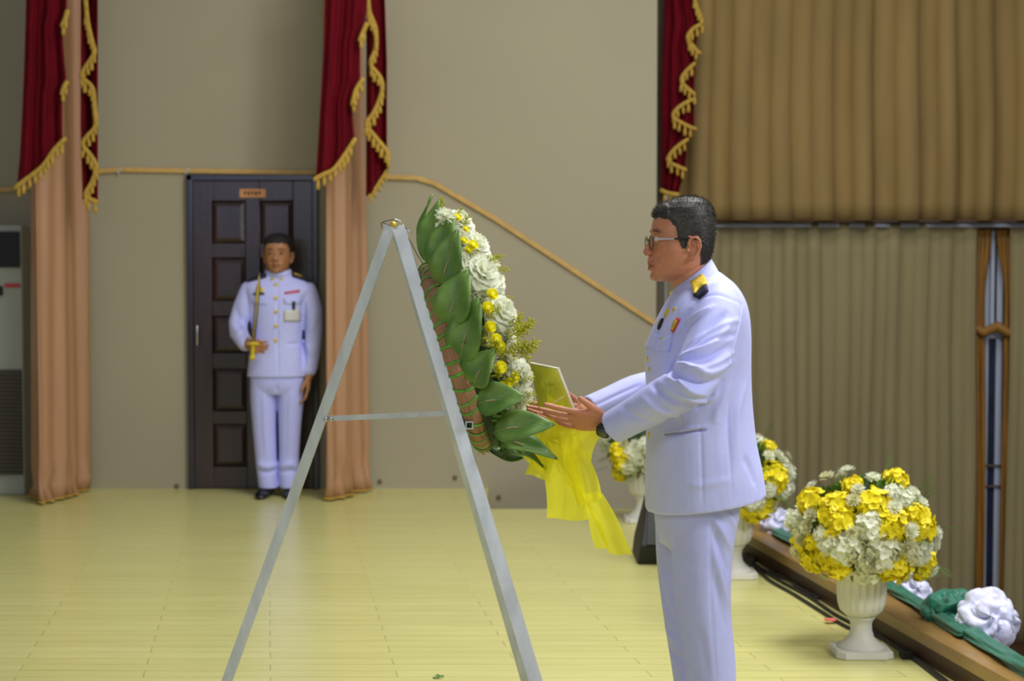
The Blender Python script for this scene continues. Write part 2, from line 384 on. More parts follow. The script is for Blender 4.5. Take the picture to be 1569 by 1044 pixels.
# cable trunking on the wall: two runs and one sloping
def trim_run(name, pts, Y, h=0.034):
    seg = []
    for a, b in zip(pts[:-1], pts[1:]): seg.append(bar(P(*a, Y), P(*b, Y), 0.02, h, (0, 0, 1)))
    return obj(name, *join(*seg), M['trunk'], kind='structure', smooth=False)
trim_run('trim_1', [(-40, 294), (45, 288), (150, 263), (185, 260), (480, 265), (590, 271), (640, 273), (666, 281)], WY - 0.012, 0.03)
trim_run('trim_2', [(666, 281), (760, 336), (880, 415), (1003, 495)], WY - 0.012, 0.03)
for k, (x, y) in enumerate([(183, 262), (287, 262)]):
    p = P(x, y, WY - 0.024)
    obj('trim_%d' % (3 + k), *bar(p + Vector((-.012, 0, -.02)), p + Vector((.012, 0, .024)), .012, .01), M['frame'], kind='structure', smooth=False)
for x, y in [(582, 738), (697, 732), (764, 762), (271, 745)]:
    p = P(x, y, WY - 0.004); obj('wall_plug', *lathe([(0.012, -.004), (.016, -.002), (.016, .002), (.011, .004)], (0, 0, 0), 10), M['wall_dark'], smooth=True)
    o = bpy.data.objects[-1] if False else C.objects[-1]
    o.location = p; o.rotation_euler = (pi / 2, 0, 0); o['label'] = {582: 'small grey wall plug low down, right of the middle curtain', 697: 'small grey wall plug low down, just left of the easel front legs', 764: 'small grey wall plug just right of the easel front legs', 271: 'small grey wall plug at the foot of the wall left of the door'}[x]; o['category'] = 'wall plug'

# ---- door
DY = WY - 0.02
def D(px, py, dy=0): return P(px, py, DY + dy)
d0, d1 = D(286, 268), D(490, 752)
dr = bpy.data.objects.new('door_1', None); C.objects.link(dr); dr.location = ((d0.x + d1.x) / 2, WY, 0); dr['kind'] = 'structure'
fw = 0.04; zt = d0.z
obj('door_frame', *join(box(d0.x, d0.x + fw, WY - .05, WY + .01, 0, zt), box(d1.x - fw, d1.x, WY - .05, WY + .01, 0, zt), box(d0.x, d1.x, WY - .05, WY + .01, zt - fw, zt)), M['doorframe'], dr, bevel=.006, smooth=False)
rows = [(308, 373), (395, 461), (484, 541), (565, 630), (650, 715)]; cols = [(325, 377), (399, 450)]
xs = [d0.x + fw] + [D(c, 400).x for pr in cols for c in pr] + [d1.x - fw]
zs = [zt - fw] + [D(300, r).z for pr in rows for r in pr] + [0.01]
stl = []
for a, b in ((0, 1), (2, 3), (4, 5)): stl.append(box(xs[a], xs[b], WY - .035, WY - .002, 0.01, zt - fw))
for a in range(0, len(zs) - 1, 2):
    for q in ((1, 2), (3, 4)): stl.append(box(xs[q[0]], xs[q[1]], WY - .0345, WY - .002, zs[a + 1], zs[a]))
obj('door_leaf', *join(*stl), M['door'], dr, smooth=False, bevel=.004)
for c in (1, 3):
    for r in range(5):
        x0, x1 = xs[c], xs[c + 1]; z1, z0 = zs[1 + 2 * r], zs[2 + 2 * r]; e = 0.035
        ring = lambda d, y: [Vector((x0 + d, y, z0 + d)), Vector((x1 - d, y, z0 + d)), Vector((x1 - d, y, z1 - d)), Vector((x0 + d, y, z1 - d))]
        obj('door_panel', *loft([ring(0, WY - .003), ring(0, WY - .012), ring(e, WY - .026), ring(e, WY - .0265)][::-1]), M['door'], dr, smooth=False)
s0, s1 = D(368, 290), D(408, 303)
sg = obj('door_sign', *box(s0.x, s1.x, WY - .046, WY - .036, s1.z, s0.z), M['sign'], label='small orange plate with unreadable dark lettering at the top of the dark door', cat='sign', smooth=False)
mk = [box(s0.x + .03 + i * .024, s0.x + .044 + i * .024, WY - .048, WY - .045, s0.z - .035 - (i % 2) * .006, s0.z - .015) for i in range(5)]
obj('lettering', *join(*mk), M['lipdark'], sg, smooth=False)
hh = D(297, 500); obj('door_handle', *join(tube([hh + Vector((0.03, -.04, .0)), hh + Vector((0.03, -.04, -.12))], .009)), M['steel'], dr)

# ---- standing air conditioner at the far left
a0 = P(-70, 345, 11.25); a1 = P(47, 750, 11.25)
ac = thing('air_conditioner', 'pale floor-standing air conditioner with dark outlet and slatted grille left of the leftmost curtain', 'air conditioner', ((a0.x + a1.x) / 2, 11.2, 0))
az = lambda y: P(0, y, 11.1).z
obj('cabinet', *box(a0.x, a1.x, 11.12, 11.43, 0.0, az(345)), M['ac_white'], ac, bevel=.012, smooth=False)
obj('air_outlet', *box(a0.x + .02, a1.x - .012, 11.10, 11.13, az(410), az(355)), M['ac_black'], ac, smooth=False)
g = [box(a0.x + .02, a1.x - .012, 11.105, 11.125, az(728), az(567))]
for k in range(26):
    z = az(727) + (az(568) - az(727)) * k / 26; g.append(box(a0.x + .02, a1.x - .012, 11.092, 11.112, z, z + .012))
obj('grille', *join(*g), M['ac_grille'], ac, smooth=False)['kind'] = 'stuff'
e0 = P(6, 436, 11.1); obj('badge', *box(e0.x, e0.x + .1, 11.112, 11.12, e0.z - .02, e0.z + .005), M['ribred'], ac, smooth=False)
e0 = P(-4, 446, 11.1); obj('control_knob', *box(e0.x, e0.x + .03, 11.10, 11.12, e0.z - .03, e0.z + .03), M['black'], ac, smooth=False)

# ---- curtains
def cloth_sheet(xL, xR, ztop, zbot, Yc, nf, amp, seed, nx=160, nz=14, wob=0.25, skewY=0.0, gather=None):
    rnd = random.Random(seed); V = []
    ph = [rnd.uniform(-.6, .6) for _ in range(64)]; am = [rnd.uniform(.55, 1.15) for _ in range(64)]
    for j in range(nz + 1):
        t = j / nz; z = ztop + (zbot - ztop) * t
        for i in range(nx + 1):
            s = i / nx; f = s * nf; k = int(f) % 60; u = f - int(f)
            lo = math.sin(2 * pi * f + ph[k] * (1 - u) + ph[k + 1] * u + wob * math.sin(3 * t + k)) * (am[k] * (1 - u) + am[k + 1] * u)
            lo = math.copysign(abs(lo) ** 0.7, lo)
            x = xL + (xR - xL) * s; 
            if gather: x = gather(s, t)
            V.append(Vector((x + 0.012 * math.sin(5 * t + 11 * s), Yc + skewY * s + amp * lo * (0.65 + .35 * t) + .01 * math.sin(7 * s + 4 * t), z)))
    n = nx + 1; Fc = [(j * n + i, j * n + i + 1, (j + 1) * n + i + 1, (j + 1) * n + i) for j in range(nz) for i in range(nx)]
    return V, Fc
HY = 12.2
hx = lambda px: P(px, 400, HY).x
hz = lambda py: P(1200, py, HY).z
cv = obj('valance_curtain', *cloth_sheet(hx(1028), hx(2252), hz(-60), hz(339), HY - .12, 20, .060, 5, 560, wob=.1), M['valance'], label='pleated ochre pelmet curtain hanging across the top of the hall', cat='curtain', solid=.004)
obj('hem', *tube([(hx(1026), HY - .12, hz(340)), (hx(2252), HY - .12, hz(340))], (.012), 8, dome=False), M['lipdark'], cv)
c1 = obj('long_curtain', *cloth_sheet(hx(1020), hx(1496), hz(342), -1.2, HY, 12, .03, 9, 260, gather=lambda s, t: hx(1020) + (hx(1500 - 6 * (t if t < .3 else .3)) - hx(1020)) * s), M['olive'], label='wide khaki floor-length curtain below the pelmet, behind the flower urns', cat='curtain', solid=.004)
c2 = obj('long_curtain', *cloth_sheet(hx(1548), hx(2228), hz(342), -1.2, HY, 20, .03, 19, 400), M['olive'], label='khaki curtain edge at the far right, beyond the narrow window', cat='curtain', solid=.004)
obj('trim_5', *box(hx(1010), hx(2250), HY - .02, HY + .05, hz(348), hz(341)), M['frame'], kind='structure', smooth=False)
# golden tied curtains inside the gap
def tied(xL, xR, xk0, xk1, seed, label):
    kz = (505 - 348) / (1044 - 348.0)
    def gx(s, t):
        if t < .25: q = math.sin(min(t / .18, 1) * pi / 2) ** 2 if t < .18 else 1; a = xL + (xk0 - xL) * q; b = xR + (xk1 - xR) * q
        else: a, b = xk0, xk1
        return hx(a) + (hx(b) - hx(a)) * s
    return obj('tied_curtain', *cloth_sheet(0, 1, hz(349), -1.2, HY + .09, 4, .014, seed, 50, 30, gather=gx), M['golden'], label=label, cat='curtain', solid=.003)
t1 = tied(1490, 1528, 1494, 1517, 3, 'golden-brown curtain tied back on the left side of the narrow window')
t2 = tied(1531, 1562, 1545, 1556, 4, 'golden-brown curtain tied back on the right side of the narrow window')
for t_, a, b in ((t1, 1490, 1522), (t2, 1528, 1558)):
    obj('tieback', *tube([P(a, 500, HY + .06), P((a + b) / 2, 512, HY + .04), P(b, 503, HY + .06)], (.035, .05), 10) if False else tube([P(a, 500, HY + .07), P((a + b) / 2, 510, HY + .055), P(b, 503, HY + .07)], .035, 10), M['golden'], t_)
wf = bpy.data.objects.new('window_1', None); C.objects.link(wf); wf.location = (hx(1532), HY + .2, 0); wf['kind'] = 'structure'
obj('window_frame', *join(box(hx(1516), hx(1526), HY + .16, HY + .22, -1.2, hz(352)), box(hx(1538), hx(1547), HY + .16, HY + .22, -1.2, hz(352)), box(hx(1516), hx(1547), HY + .155, HY + .22, hz(520), hz(500)), box(hx(1526.5), hx(1532), HY + .13, HY + .16, hz(505), hz(352)),
    box(hx(1500), hx(1547), HY + .16, HY + .22, hz(358), hz(350))), M['frame'], wf, smooth=False)
obj('window_pane', *box(hx(1526), hx(1538), HY + .19, HY + .2, -1.2, hz(352)), M['glass'], wf, smooth=False)
for y in (716, 748): obj('window_catch', *box(hx(1514), hx(1548), HY + .14, HY + .16, hz(y + 3), hz(y)), M['ac_grille'], wf, smooth=False)

# salmon stage legs
def leg_curtain(pts, ztop, seed, label, hemcol=True):
    """pts: bottom line control points [(x,y)], drape with folds; narrower above"""
    rnd = random.Random(seed); n = 90; nz = 40; V = []
    A = np.array(pts, float); cum = np.concatenate([[0], np.cumsum(np.linalg.norm(np.diff(A, axis=0), axis=1))]); cum /= cum[-1]
    at = lambda s: np.array([np.interp(s, cum, A[:, 0]), np.interp(s, cum, A[:, 1])])
    d = A[-1] - A[0]; d /= np.linalg.norm(d); nrm = np.array([d[1], -d[0]])
    if nrm[1] > 0: nrm = -nrm
    c = at(.5)
    for j in range(nz + 1):
        t = j / nz; z = ztop * (1 - t) + 0.012 * t
        for i in range(n + 1):
            s = i / n; b = at(s); k = 0.90 + .10 * t
            q = c + (b - c) * k
            fold = .035 * (1 - .3 * t) * math.sin(2 * pi * (1.9 * s + .25 * s * s + .12 * math.sin(2.5 * t + seed))) + .014 * math.sin(2 * pi * (6.1 * s + .2 * t) + seed)
            if z < .38:
                h = (0.38 - z) / .38
                fold += h * (.06 * noise.noise(Vector((s * 7, z * 14, seed))) + .05 * noise.noise(Vector((s * 15, z * 22, seed + 4))))
            q = q + nrm * fold
            V.append(Vector((q[0], q[1], z)))
    m_ = n + 1; Fc = [(j * m_ + i, j * m_ + i + 1, (j + 1) * m_ + i + 1, (j + 1) * m_ + i) for j in range(nz) for i in range(n)]
    o = obj('stage_curtain', V, Fc, M['salmon'], label=label, cat='curtain', solid=.004)
    hb = [V[nz * m_ + i] + Vector((0, -.006, .006)) for i in range(0, n + 1, 2)]
    obj('hem_trim', *tube(hb, .007, 6, dome=False), M['gold'], o)
    return o
def fx(px, Y): return P(px, 700, Y).x
leg_curtain([(fx(50, 10.95), 10.95), (fx(62, 10.64), 10.64), (fx(140, 11.3), 11.3)], 3.7, 2, 'salmon satin floor-length stage curtain beside the air conditioner')
leg_curtain([(fx(500, 11.0), 11.05), (fx(507, 10.78), 10.78), (fx(561, 11.32), 11.32)], 3.7, 5, 'salmon satin floor-length stage curtain right of the dark door')

# crimson swags with gold fringe
tas_v, tas_f = join(lathe([(.002, 0), (.006, -.004), (.004, -.010), (.009, -.02), (.012, -.034), (.013, -.062), (.007, -.066)], (0, 0, 0), 8))
tas = mesh('tassel', tas_v, tas_f, M['gold'])
def interp(L, y):
    ys = [a for a, b in L]; xs_ = [b for a, b in L]; return float(np.interp(y, ys, xs_))
def swag_piece(L, R, bot, Y, y0=-50, seed=0, nx=36, ny=30, nf=2.5, amp=.02):
    """L,R: [(y,x)] side edges; bot: [(s,y)] lower edge"""
    V = []
    for j in range(ny + 1):
        for i in range(nx + 1):
            s = i / nx; yb = interp(bot, s); y = y0 + (yb - y0) * j / ny
            x = interp(L, y) * (1 - s) + interp(R, y) * s
            V.append(P(x, y, Y + amp * math.sin(2 * pi * nf * s + seed + .6 * j / ny) + .008 * math.sin(2 * pi * nf * 2.3 * s)))
    m_ = nx + 1; Fc = [(j * m_ + i, j * m_ + i + 1, (j + 1) * m_ + i + 1, (j + 1) * m_ + i) for j in range(ny) for i in range(nx)]
    return V, Fc
def fringe(root, line, Y, step=0.042, size=1.0, braid=.016, tassels=True):
    pts = [P(a, b, Y) for a, b in line]
    cp = [Vector(q) for q in catmull(pts, 4)]
    obj('gold_braid', *tube(cp, (braid * size), 8, up=(0, -1, 0)), M['gold'], root)
    if not tassels: return
    acc = step / 2
    for a, b in zip(cp[:-1], cp[1:]):
        L = (b - a).length
        while acc < L:
            p = a + (b - a) * (acc / L) + Vector((0, -.006, -.006))
            inst('tassel', tas, p, Matrix.Rotation(random.uniform(0, 6), 4, 'Z').to_quaternion() @ Matrix.Rotation(random.uniform(-.12, .12), 4, 'Y').to_quaternion(), size * random.uniform(.9, 1.15), root)
            acc += step
        acc -= L
def tr(o, s, pts): return [(o[0] + a / s, o[1] + b / s) for a, b in pts]
def yx(o, s, pts): return [(o[1] + b / s, o[0] + a / s) for a, b in pts]
# middle swag
o_, s_ = (460, 0), 3.2625
r1 = thing('crimson_swag', 'crimson velvet swag with gold tassel fringe right of the dark door', 'curtain', P(540, 300, 10.75))
obj('cloth', *swag_piece(yx(o_, s_, [(127, -200), (124, 0), (118, 240), (103, 500), (90, 720), (78, 900)]), yx(o_, s_, [(345, -200), (335, 0), (322, 150), (300, 210), (300, 400), (262, 500), (262, 580), (272, 700), (272, 900)]),
    [(0, 274), (.3, 262), (.5, 254), (.75, 232), (1, 212)], 10.6, seed=1, nf=2.2), M['red'], r1, solid=.005)
obj('cascade', *swag_piece(yx(o_, s_, [(330, -200), (330, 1000)]), yx(o_, s_, [(418, -200), (422, 0), (432, 300), (432, 700), (438, 850), (438, 1000)]),
    [(0, 300), (.15, 302), (.5, 280), (1, 258)], 10.85, seed=2, nf=1.2, amp=.03), M['red'], r1, solid=.005)
fringe(r1, tr(o_, s_, [(75, 895), (120, 872), (165, 850), (210, 795), (272, 700)]), 10.56)
fringe(r1, tr(o_, s_, [(262, 520), (280, 450), (312, 400)]), 10.56)
fringe(r1, tr(o_, s_, [(300, 200), (315, 160), (330, 125)]), 10.56)
fringe(r1, tr(o_, s_, [(338, -20), (345, 60), (375, 140), (378, 240), (352, 320), (400, 390), (408, 460), (370, 560), (330, 620), (370, 680), (435, 760), (440, 800)]), 10.80)
fringe(r1, tr(o_, s_, [(345, 985), (385, 930), (436, 850)]), 10.83, size=.8)
# left swag
o_, s_ = (20, 0), 3.07
r2 = thing('crimson_swag', 'crimson velvet swag with gold tassel fringe above the air conditioner, leftmost of the three', 'curtain', P(90, 300, 10.75))
obj('cloth', *swag_piece(yx(o_, s_, [(66, -200), (62, 0), (55, 250), (45, 500), (32, 740), (18, 880)]), yx(o_, s_, [(255, -200), (252, 60), (230, 120), (238, 250), (250, 380), (230, 440), (232, 640), (240, 800)]),
    [(0, 284), (.3, 266), (.55, 250), (.8, 228), (1, 212)], 10.5, seed=3, nf=2.2), M['red'], r2, solid=.005)
obj('cascade', *swag_piece(yx(o_, s_, [(318, -200), (318, 600), (330, 1000)]), yx(o_, s_, [(392, -200), (398, 0), (398, 1000)]),
    [(0, 306), (.5, 306), (1, 312)], 10.85, seed=4, nf=1.2, amp=.03), M['red'], r2, solid=.005)
fringe(r2, tr(o_, s_, [(15, 880), (60, 845), (110, 808), (150, 770), (190, 710), (242, 655)]), 10.46)
fringe(r2, tr(o_, s_, [(232, 120), (245, 90), (255, 55)]), 10.46)
fringe(r2, tr(o_, s_, [(232, 440), (240, 410), (252, 390)]), 10.46)
fringe(r2, tr(o_, s_, [(340, -20), (350, 100), (372, 200), (382, 250), (345, 310), (322, 360), (370, 410), (382, 480), (388, 590), (350, 640), (328, 680), (370, 740), (392, 790), (370, 860), (340, 920), (392, 950)]), 10.80)
# right swag in front of the hall pelmet
o_, s_ = (990, 0), 3.265
r3 = thing('crimson_swag', 'crimson velvet swag with zigzag gold fringe behind the officer, rightmost of the three', 'curtain', P(1035, 300, 11.75))
obj('cloth', *swag_piece(yx(o_, s_, [(98, -200), (95, 0), (80, 400), (78, 960)]), yx(o_, s_, [(240, -200), (235, 0), (275, 100), (275, 130), (235, 260), (245, 330), (240, 480), (240, 650), (205, 720), (195, 850), (160, 970)]),
    [(0, 292), (1, 300)], 11.8, seed=5, nf=2.6), M['red'], r3, solid=.005)
fringe(r3, tr(o_, s_, [(238, -20), (255, 40), (280, 110), (235, 145), (208, 190), (250, 250), (268, 265)]), 11.74, size=.95)
fringe(r3, tr(o_, s_, [(240, 320), (190, 370), (178, 410), (215, 450), (240, 470)]), 11.74, size=.95)
fringe(r3, tr(o_, s_, [(225, 500), (160, 540), (135, 580), (160, 605), (215, 635), (245, 645)]), 11.74, size=.95)
fringe(r3, tr(o_, s_, [(205, 700), (150, 740), (110, 790), (120, 815), (160, 835), (195, 850)]), 11.74, size=.95)
fringe(r3, tr(o_, s_, [(78, 955), (110, 968), (155, 975)]), 11.74, size=1.1)

# ---- stage edge: dark lower board and a lighter capping
dd = Vector((-0.148, 1, 0))
def skewbox(offa, offb, y0, y1, z0, z1):
    V = [Vector((lipx(y0, offa), y0, z0)), Vector((lipx(y0, offb), y0, z0)), Vector((lipx(y1, offb), y1, z0)), Vector((lipx(y1, offa), y1, z0))]
    return prism(V, (0, 0, z1 - z0))
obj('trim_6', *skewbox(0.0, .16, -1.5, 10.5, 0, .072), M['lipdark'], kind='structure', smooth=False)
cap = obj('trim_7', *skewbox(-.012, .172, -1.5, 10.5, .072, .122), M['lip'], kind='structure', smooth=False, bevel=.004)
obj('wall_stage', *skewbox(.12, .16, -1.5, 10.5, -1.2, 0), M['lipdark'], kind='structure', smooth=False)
# ================================================================ PEOPLE
def superring(xf, zf, xb, zb, yc, hw, n=48, e=2.2, Y=None, yaw=0.0):
    """closed ring: front (x,z), back (x,z) in the vertical plane y=yc, half width hw"""
    c = Vector(((xf + xb) / 2, yc, (zf + zb) / 2)); a = Vector(((xf - xb) / 2, 0, (zf - zb) / 2)); out = []
    for i in range(n):
        t = 2 * pi * i / n; ct, st_ = math.cos(t), math.sin(t)
        u = math.copysign(abs(ct) ** (2 / e), ct); v = math.copysign(abs(st_) ** (2 / e), st_)
        out.append(c + a * u + Vector((0, hw * v, 0)))
    return out
def slices_px(S, Yc, e=2.2, n=48, sub=3):
    """S: (fx,fy,bx,by,halfwidth,yoff)"""
    out = []
    for q in catmull(S, sub):
        f = P(q[0], q[1], Yc + q[5]); b = P(q[2], q[3], Yc + q[5])
        out.append(superring(f.x, f.z, b.x, b.z, Yc + q[5], q[4], n, e))
    return loft(out)

# head in its own frame: x forward, y to his left, z up, origin between the ears; metres
HEAD = [  # z, x front, x back, half width, exponent
    (.136, -.005, -.030, .016, 2.0), (.131, .022, -.052, .040, 2.0), (.122, .042, -.064, .055, 2.05), (.108, .062, -.074, .066, 2.1), (.090, .0755, -.081, .0715, 2.15),
    (.070, .082, -.0845, .0735, 2.2), (.050, .0845, -.085, .0745, 2.25), (.034, .0825, -.084, .0745, 2.3), (.018, .0815, -.082, .0745, 2.3), (.000, .0815, -.079, .0735, 2.3),
    (-.018, .082, -.074, .071, 2.25), (-.034, .0835, -.068, .067, 2.2), (-.050, .0835, -.060, .062, 2.15), (-.064, .0835, -.048, .055, 2.1), (-.076, .079, -.030, .044, 2.05), (-.084, .066, -.01, .030, 2.0)]
def head_ring(z, grow=0.0, n=64):
    zs_ = [h[0] for h in HEAD][::-1]
    g = lambda k: float(np.interp(z, zs_, [h[k] for h in HEAD][::-1]))
    xf, xb, hw, e = g(1) + grow, g(2) - grow, g(3) + grow, g(4)
    xc = -0.004 if z < .11 else (xf + xb) / 2; out = []
    for i in range(n):
        t = 2 * pi * i / n; ct, st_ = math.cos(t), math.sin(t)
        u = math.copysign(abs(ct) ** (2 / e), ct); v = math.copysign(abs(st_) ** (2 / e), st_)
        out.append(Vector((xc + (xf - xc) * u if u > 0 else xc + (xc - xb) * u, hw * v, z)))
    return out
def head_parts(S=1.0):
    zz = np.linspace(.136, -.084, 45)
    parts = [loft([head_ring(float(z)) for z in zz[::-1]])]
    B = lambda c, r, fr=None: parts.append(ball(c, r, 16, 10, fr))
    # nose: bridge, tip, wings
    parts.append(tube([(.078, 0, .036), (.0845, 0, .022), (.0915, 0, .006), (.0955, 0, -.004)], [.0075, .0085, .0105, .0115], 14))
    B((.0915, .0115, -.0065), (.0105, .0085, .0075)); B((.0915, -.0115, -.0065), (.0105, .0085, .0075)); B((.0975, 0, -.0045), (.0085, .0095, .0085))
    parts.append(tube([(.082, 0, -.012), (.0865, 0, -.026)], [.006, .009], 10))
    # brow ridge, cheekbones, lips, chin, jaw
    parts.append(tube([(.066, .046, .047), (.0805, .026, .051), (.0825, 0, .048), (.0805, -.026, .051), (.066, -.046, .047)], [.004, .0045, .004, .0045, .004], 10))
    for s in (1, -1):
        B((.050, .042 * s, .002), (.020, .016, .018)); B((.062, .024 * s, -.030), (.017, .022, .022))
    parts.append(tube([(.074, .021, -.0375), (.0868, .010, -.0355), (.0896, 0, -.0360), (.0868, -.010, -.0355), (.074, -.021, -.0375)], [(.0035, .004), (.006, .005), (.0065, .0055), (.006, .005), (.0035, .004)], 12))
    parts.append(tube([(.074, .020, -.0415), (.0862, .010, -.0490), (.0884, 0, -.0500), (.0862, -.010, -.0490), (.074, -.020, -.0415)], [(.0035, .004), (.0062, .0055), (.0068, .006), (.0062, .0055), (.0035, .004)], 12))
    B((.0735, 0, -.070), (.0145, .020, .0135))
    # ears
    for s in (1, -1):
        e = lambda x, z, out=.0: Vector((x, s * (.0735 + out), z))
        parts.append(tube([e(-.004, .006, .002), e(.000, .020, .007), (e(-.006, .031, .011)), e(-.018, .034, .014), e(-.028, .026, .015), e(-.031, .010, .014), e(-.026, -.006, .010), e(-.017, -.018, .006), e(-.008, -.023, .002)], [.0038, .0036, .0036, .0038, .004, .004, .0042, .0055, .0055], 10))
        parts.append(tube([e(-.010, .022, .008), e(-.020, .012, .009), e(-.019, -.002, .006)], [.003, .0035, .003], 8))
        B(e(-.016, .008, .002), (.015, .006, .024)); B(e(-.011, -.021, .001), (.008, .0045, .009)); B(e(.001, -.001, .002), (.004, .005, .006))
    return parts
def place(parts, MX):
    return [([MX @ Vector(v) for v in V], Fc) for V, Fc in parts]
def frame_mx(o, fwd, left, up, s=1.0):
    m = Matrix.Identity(4)
    for i, a in enumerate((fwd, left, up)):
        for k in range(3): m[k][i] = a[k] * s
    for k in range(3): m[k][3] = o[k]
    return m
def tint_head(L, hairline_dark=.35, stub=0.0):
    """L: Nx3 head-local coordinates -> colour multiplier"""
    x, y, z = L[:, 0], np.abs(L[:, 1]), L[:, 2]; T = np.ones((len(L), 4))
    def blend(mask, col):
        mask = np.clip(mask, 0, 1)[:, None]; T[:, :3] = T[:, :3] * (1 - mask) + np.array(col) * mask
    face = x > .02
    lips = np.exp(-(((z + .0425) / .0095) ** 4)) * np.exp(-((y / .021) ** 4)) * (x > .073)
    blend(lips * .9, (.62, .34, .34))
    mouth = np.exp(-(((z + .0425) / .0017) ** 2)) * np.exp(-((y / .022) ** 4)) * (x > .072); blend(mouth * .9, (.25, .12, .12))
    brow = np.exp(-(((z - (.0525 - np.clip(y - .03, 0, 1) * .25)) / .0050) ** 2)) * np.exp(-(((y - .031) / .019) ** 4)) * face; blend(brow * .95, (.16, .13, .12))
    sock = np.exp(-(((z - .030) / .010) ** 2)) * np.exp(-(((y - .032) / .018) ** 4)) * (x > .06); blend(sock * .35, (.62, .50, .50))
    nostr = np.exp(-(((z + .0125) / .003) ** 2)) * np.exp(-(((y - .006) / .004) ** 2)) * (x > .086); blend(nostr * .8, (.2, .1, .1))
    cheek = np.exp(-(((z + .006) / .02) ** 2)) * np.exp(-(((y - .045) / .025) ** 2)) * face; blend(cheek * .35, (1.06, .84, .80))
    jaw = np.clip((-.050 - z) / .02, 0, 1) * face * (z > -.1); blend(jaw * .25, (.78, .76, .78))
    nape = np.clip((-.002 - x) / .012, 0, 1) * np.clip((z + .080) / .05, 0, 1) * (z > -.085) * (x < -.036); blend(nape * .75, (.30, .28, .28))
    ear = (y > .070) * (x < .004) * (x > -.030) * (z < .03) * (z > -.016); inner = np.exp(-(((x + .009) / .006) ** 2 + ((z - .010) / .013) ** 2)) * (y > .070); blend(inner * .6, (.50, .30, .28))
    T[:, :3] = np.clip(T[:, :3], 0, 1.1)
    return T
def set_tint(me, T):
    ca = me.color_attributes.new('tint', 'FLOAT_COLOR', 'POINT'); ca.data.foreach_set('color', np.ascontiguousarray(T, dtype=np.float32).ravel())
def hair_mesh(MX, thick=.010, quill=5000, qlen=.007, seed=1):
    """cap following the skull, buried below the skin outside the hairline; short bristles on it"""
    rnd = random.Random(seed)
    zz = list(np.linspace(-.080, .1, 110)) + list(np.linspace(.102, .136, 18)); n = 160; rings = []; H = []
    for z in zz:
        base = head_ring(float(z), 0, n); ring = []; hr = []
        for i, p in enumerate(base):
            a = 2 * pi * i / n; a = a if a <= pi else 2 * pi - a      # 0 front .. pi back
            x = p.x
            # hairline height as a function of position: forehead high, temple drop, sideburn to ear, nape low
            line = float(np.interp(x, [-.085, -.050, -.036, -.030, -.004, .004, .018, .026, .032, .050, .066, .084], [-.062, -.055, -.038, .040, .042, .002, .006, .030, .062, .082, .086, .088]))
            k = (z - line + .004 * noise.noise(p * 90) + .003 * noise.noise(p * 300)) / .010
            top = np.interp(z, [.0, .06, .11, .136], [.22, .45, 1.0, 1.15])
            th = thick * top * max(0.0, min(1.0, k * .6 + .25)) if k > -.4 else -.006
            if z > .075 and x > .045: th += .004 * min(1, k)       # small quiff at the front
            no_ = Vector((p.x * 1.0, p.y * 1.15, max(0, (z - .06)) * 1.6)).normalized()
            q = p + no_ * (th + (.0005 * noise.noise(p * 260) if th > 0 else 0)); ring.append(q); hr.append((th, no_, q))
        rings.append(ring); H.append(hr)
    V, Fc = loft(rings)
    cand = [(q, no_) for hr in H for th, no_, q in hr if th > .0015]
    for k in range(quill):
        q, no_ = rnd.choice(cand); q = q + Vector((rnd.uniform(-.004, .004), rnd.uniform(-.004, .004), rnd.uniform(-.003, .003)))
        d = (no_ + Vector((.35 if q.z > .08 else -.1, 0, -.15 if q.z < .07 else .35)) + Vector((rnd.gauss(0, .25), rnd.gauss(0, .25), rnd.gauss(0, .25)))).normalized()
        L = qlen * (rnd.uniform(.5, 1.1)) * (1.0 if q.z > .085 else .45); sd = d.cross(Vector((rnd.gauss(0, 1), rnd.gauss(0, 1), rnd.gauss(0, 1)))).normalized() * .00055
        b = len(V); V += [q - no_ * .002 - sd, q - no_ * .002 + sd, q + d * L]; Fc.append((b, b + 1, b + 2))
    return [MX @ Vector(v) for v in V], Fc
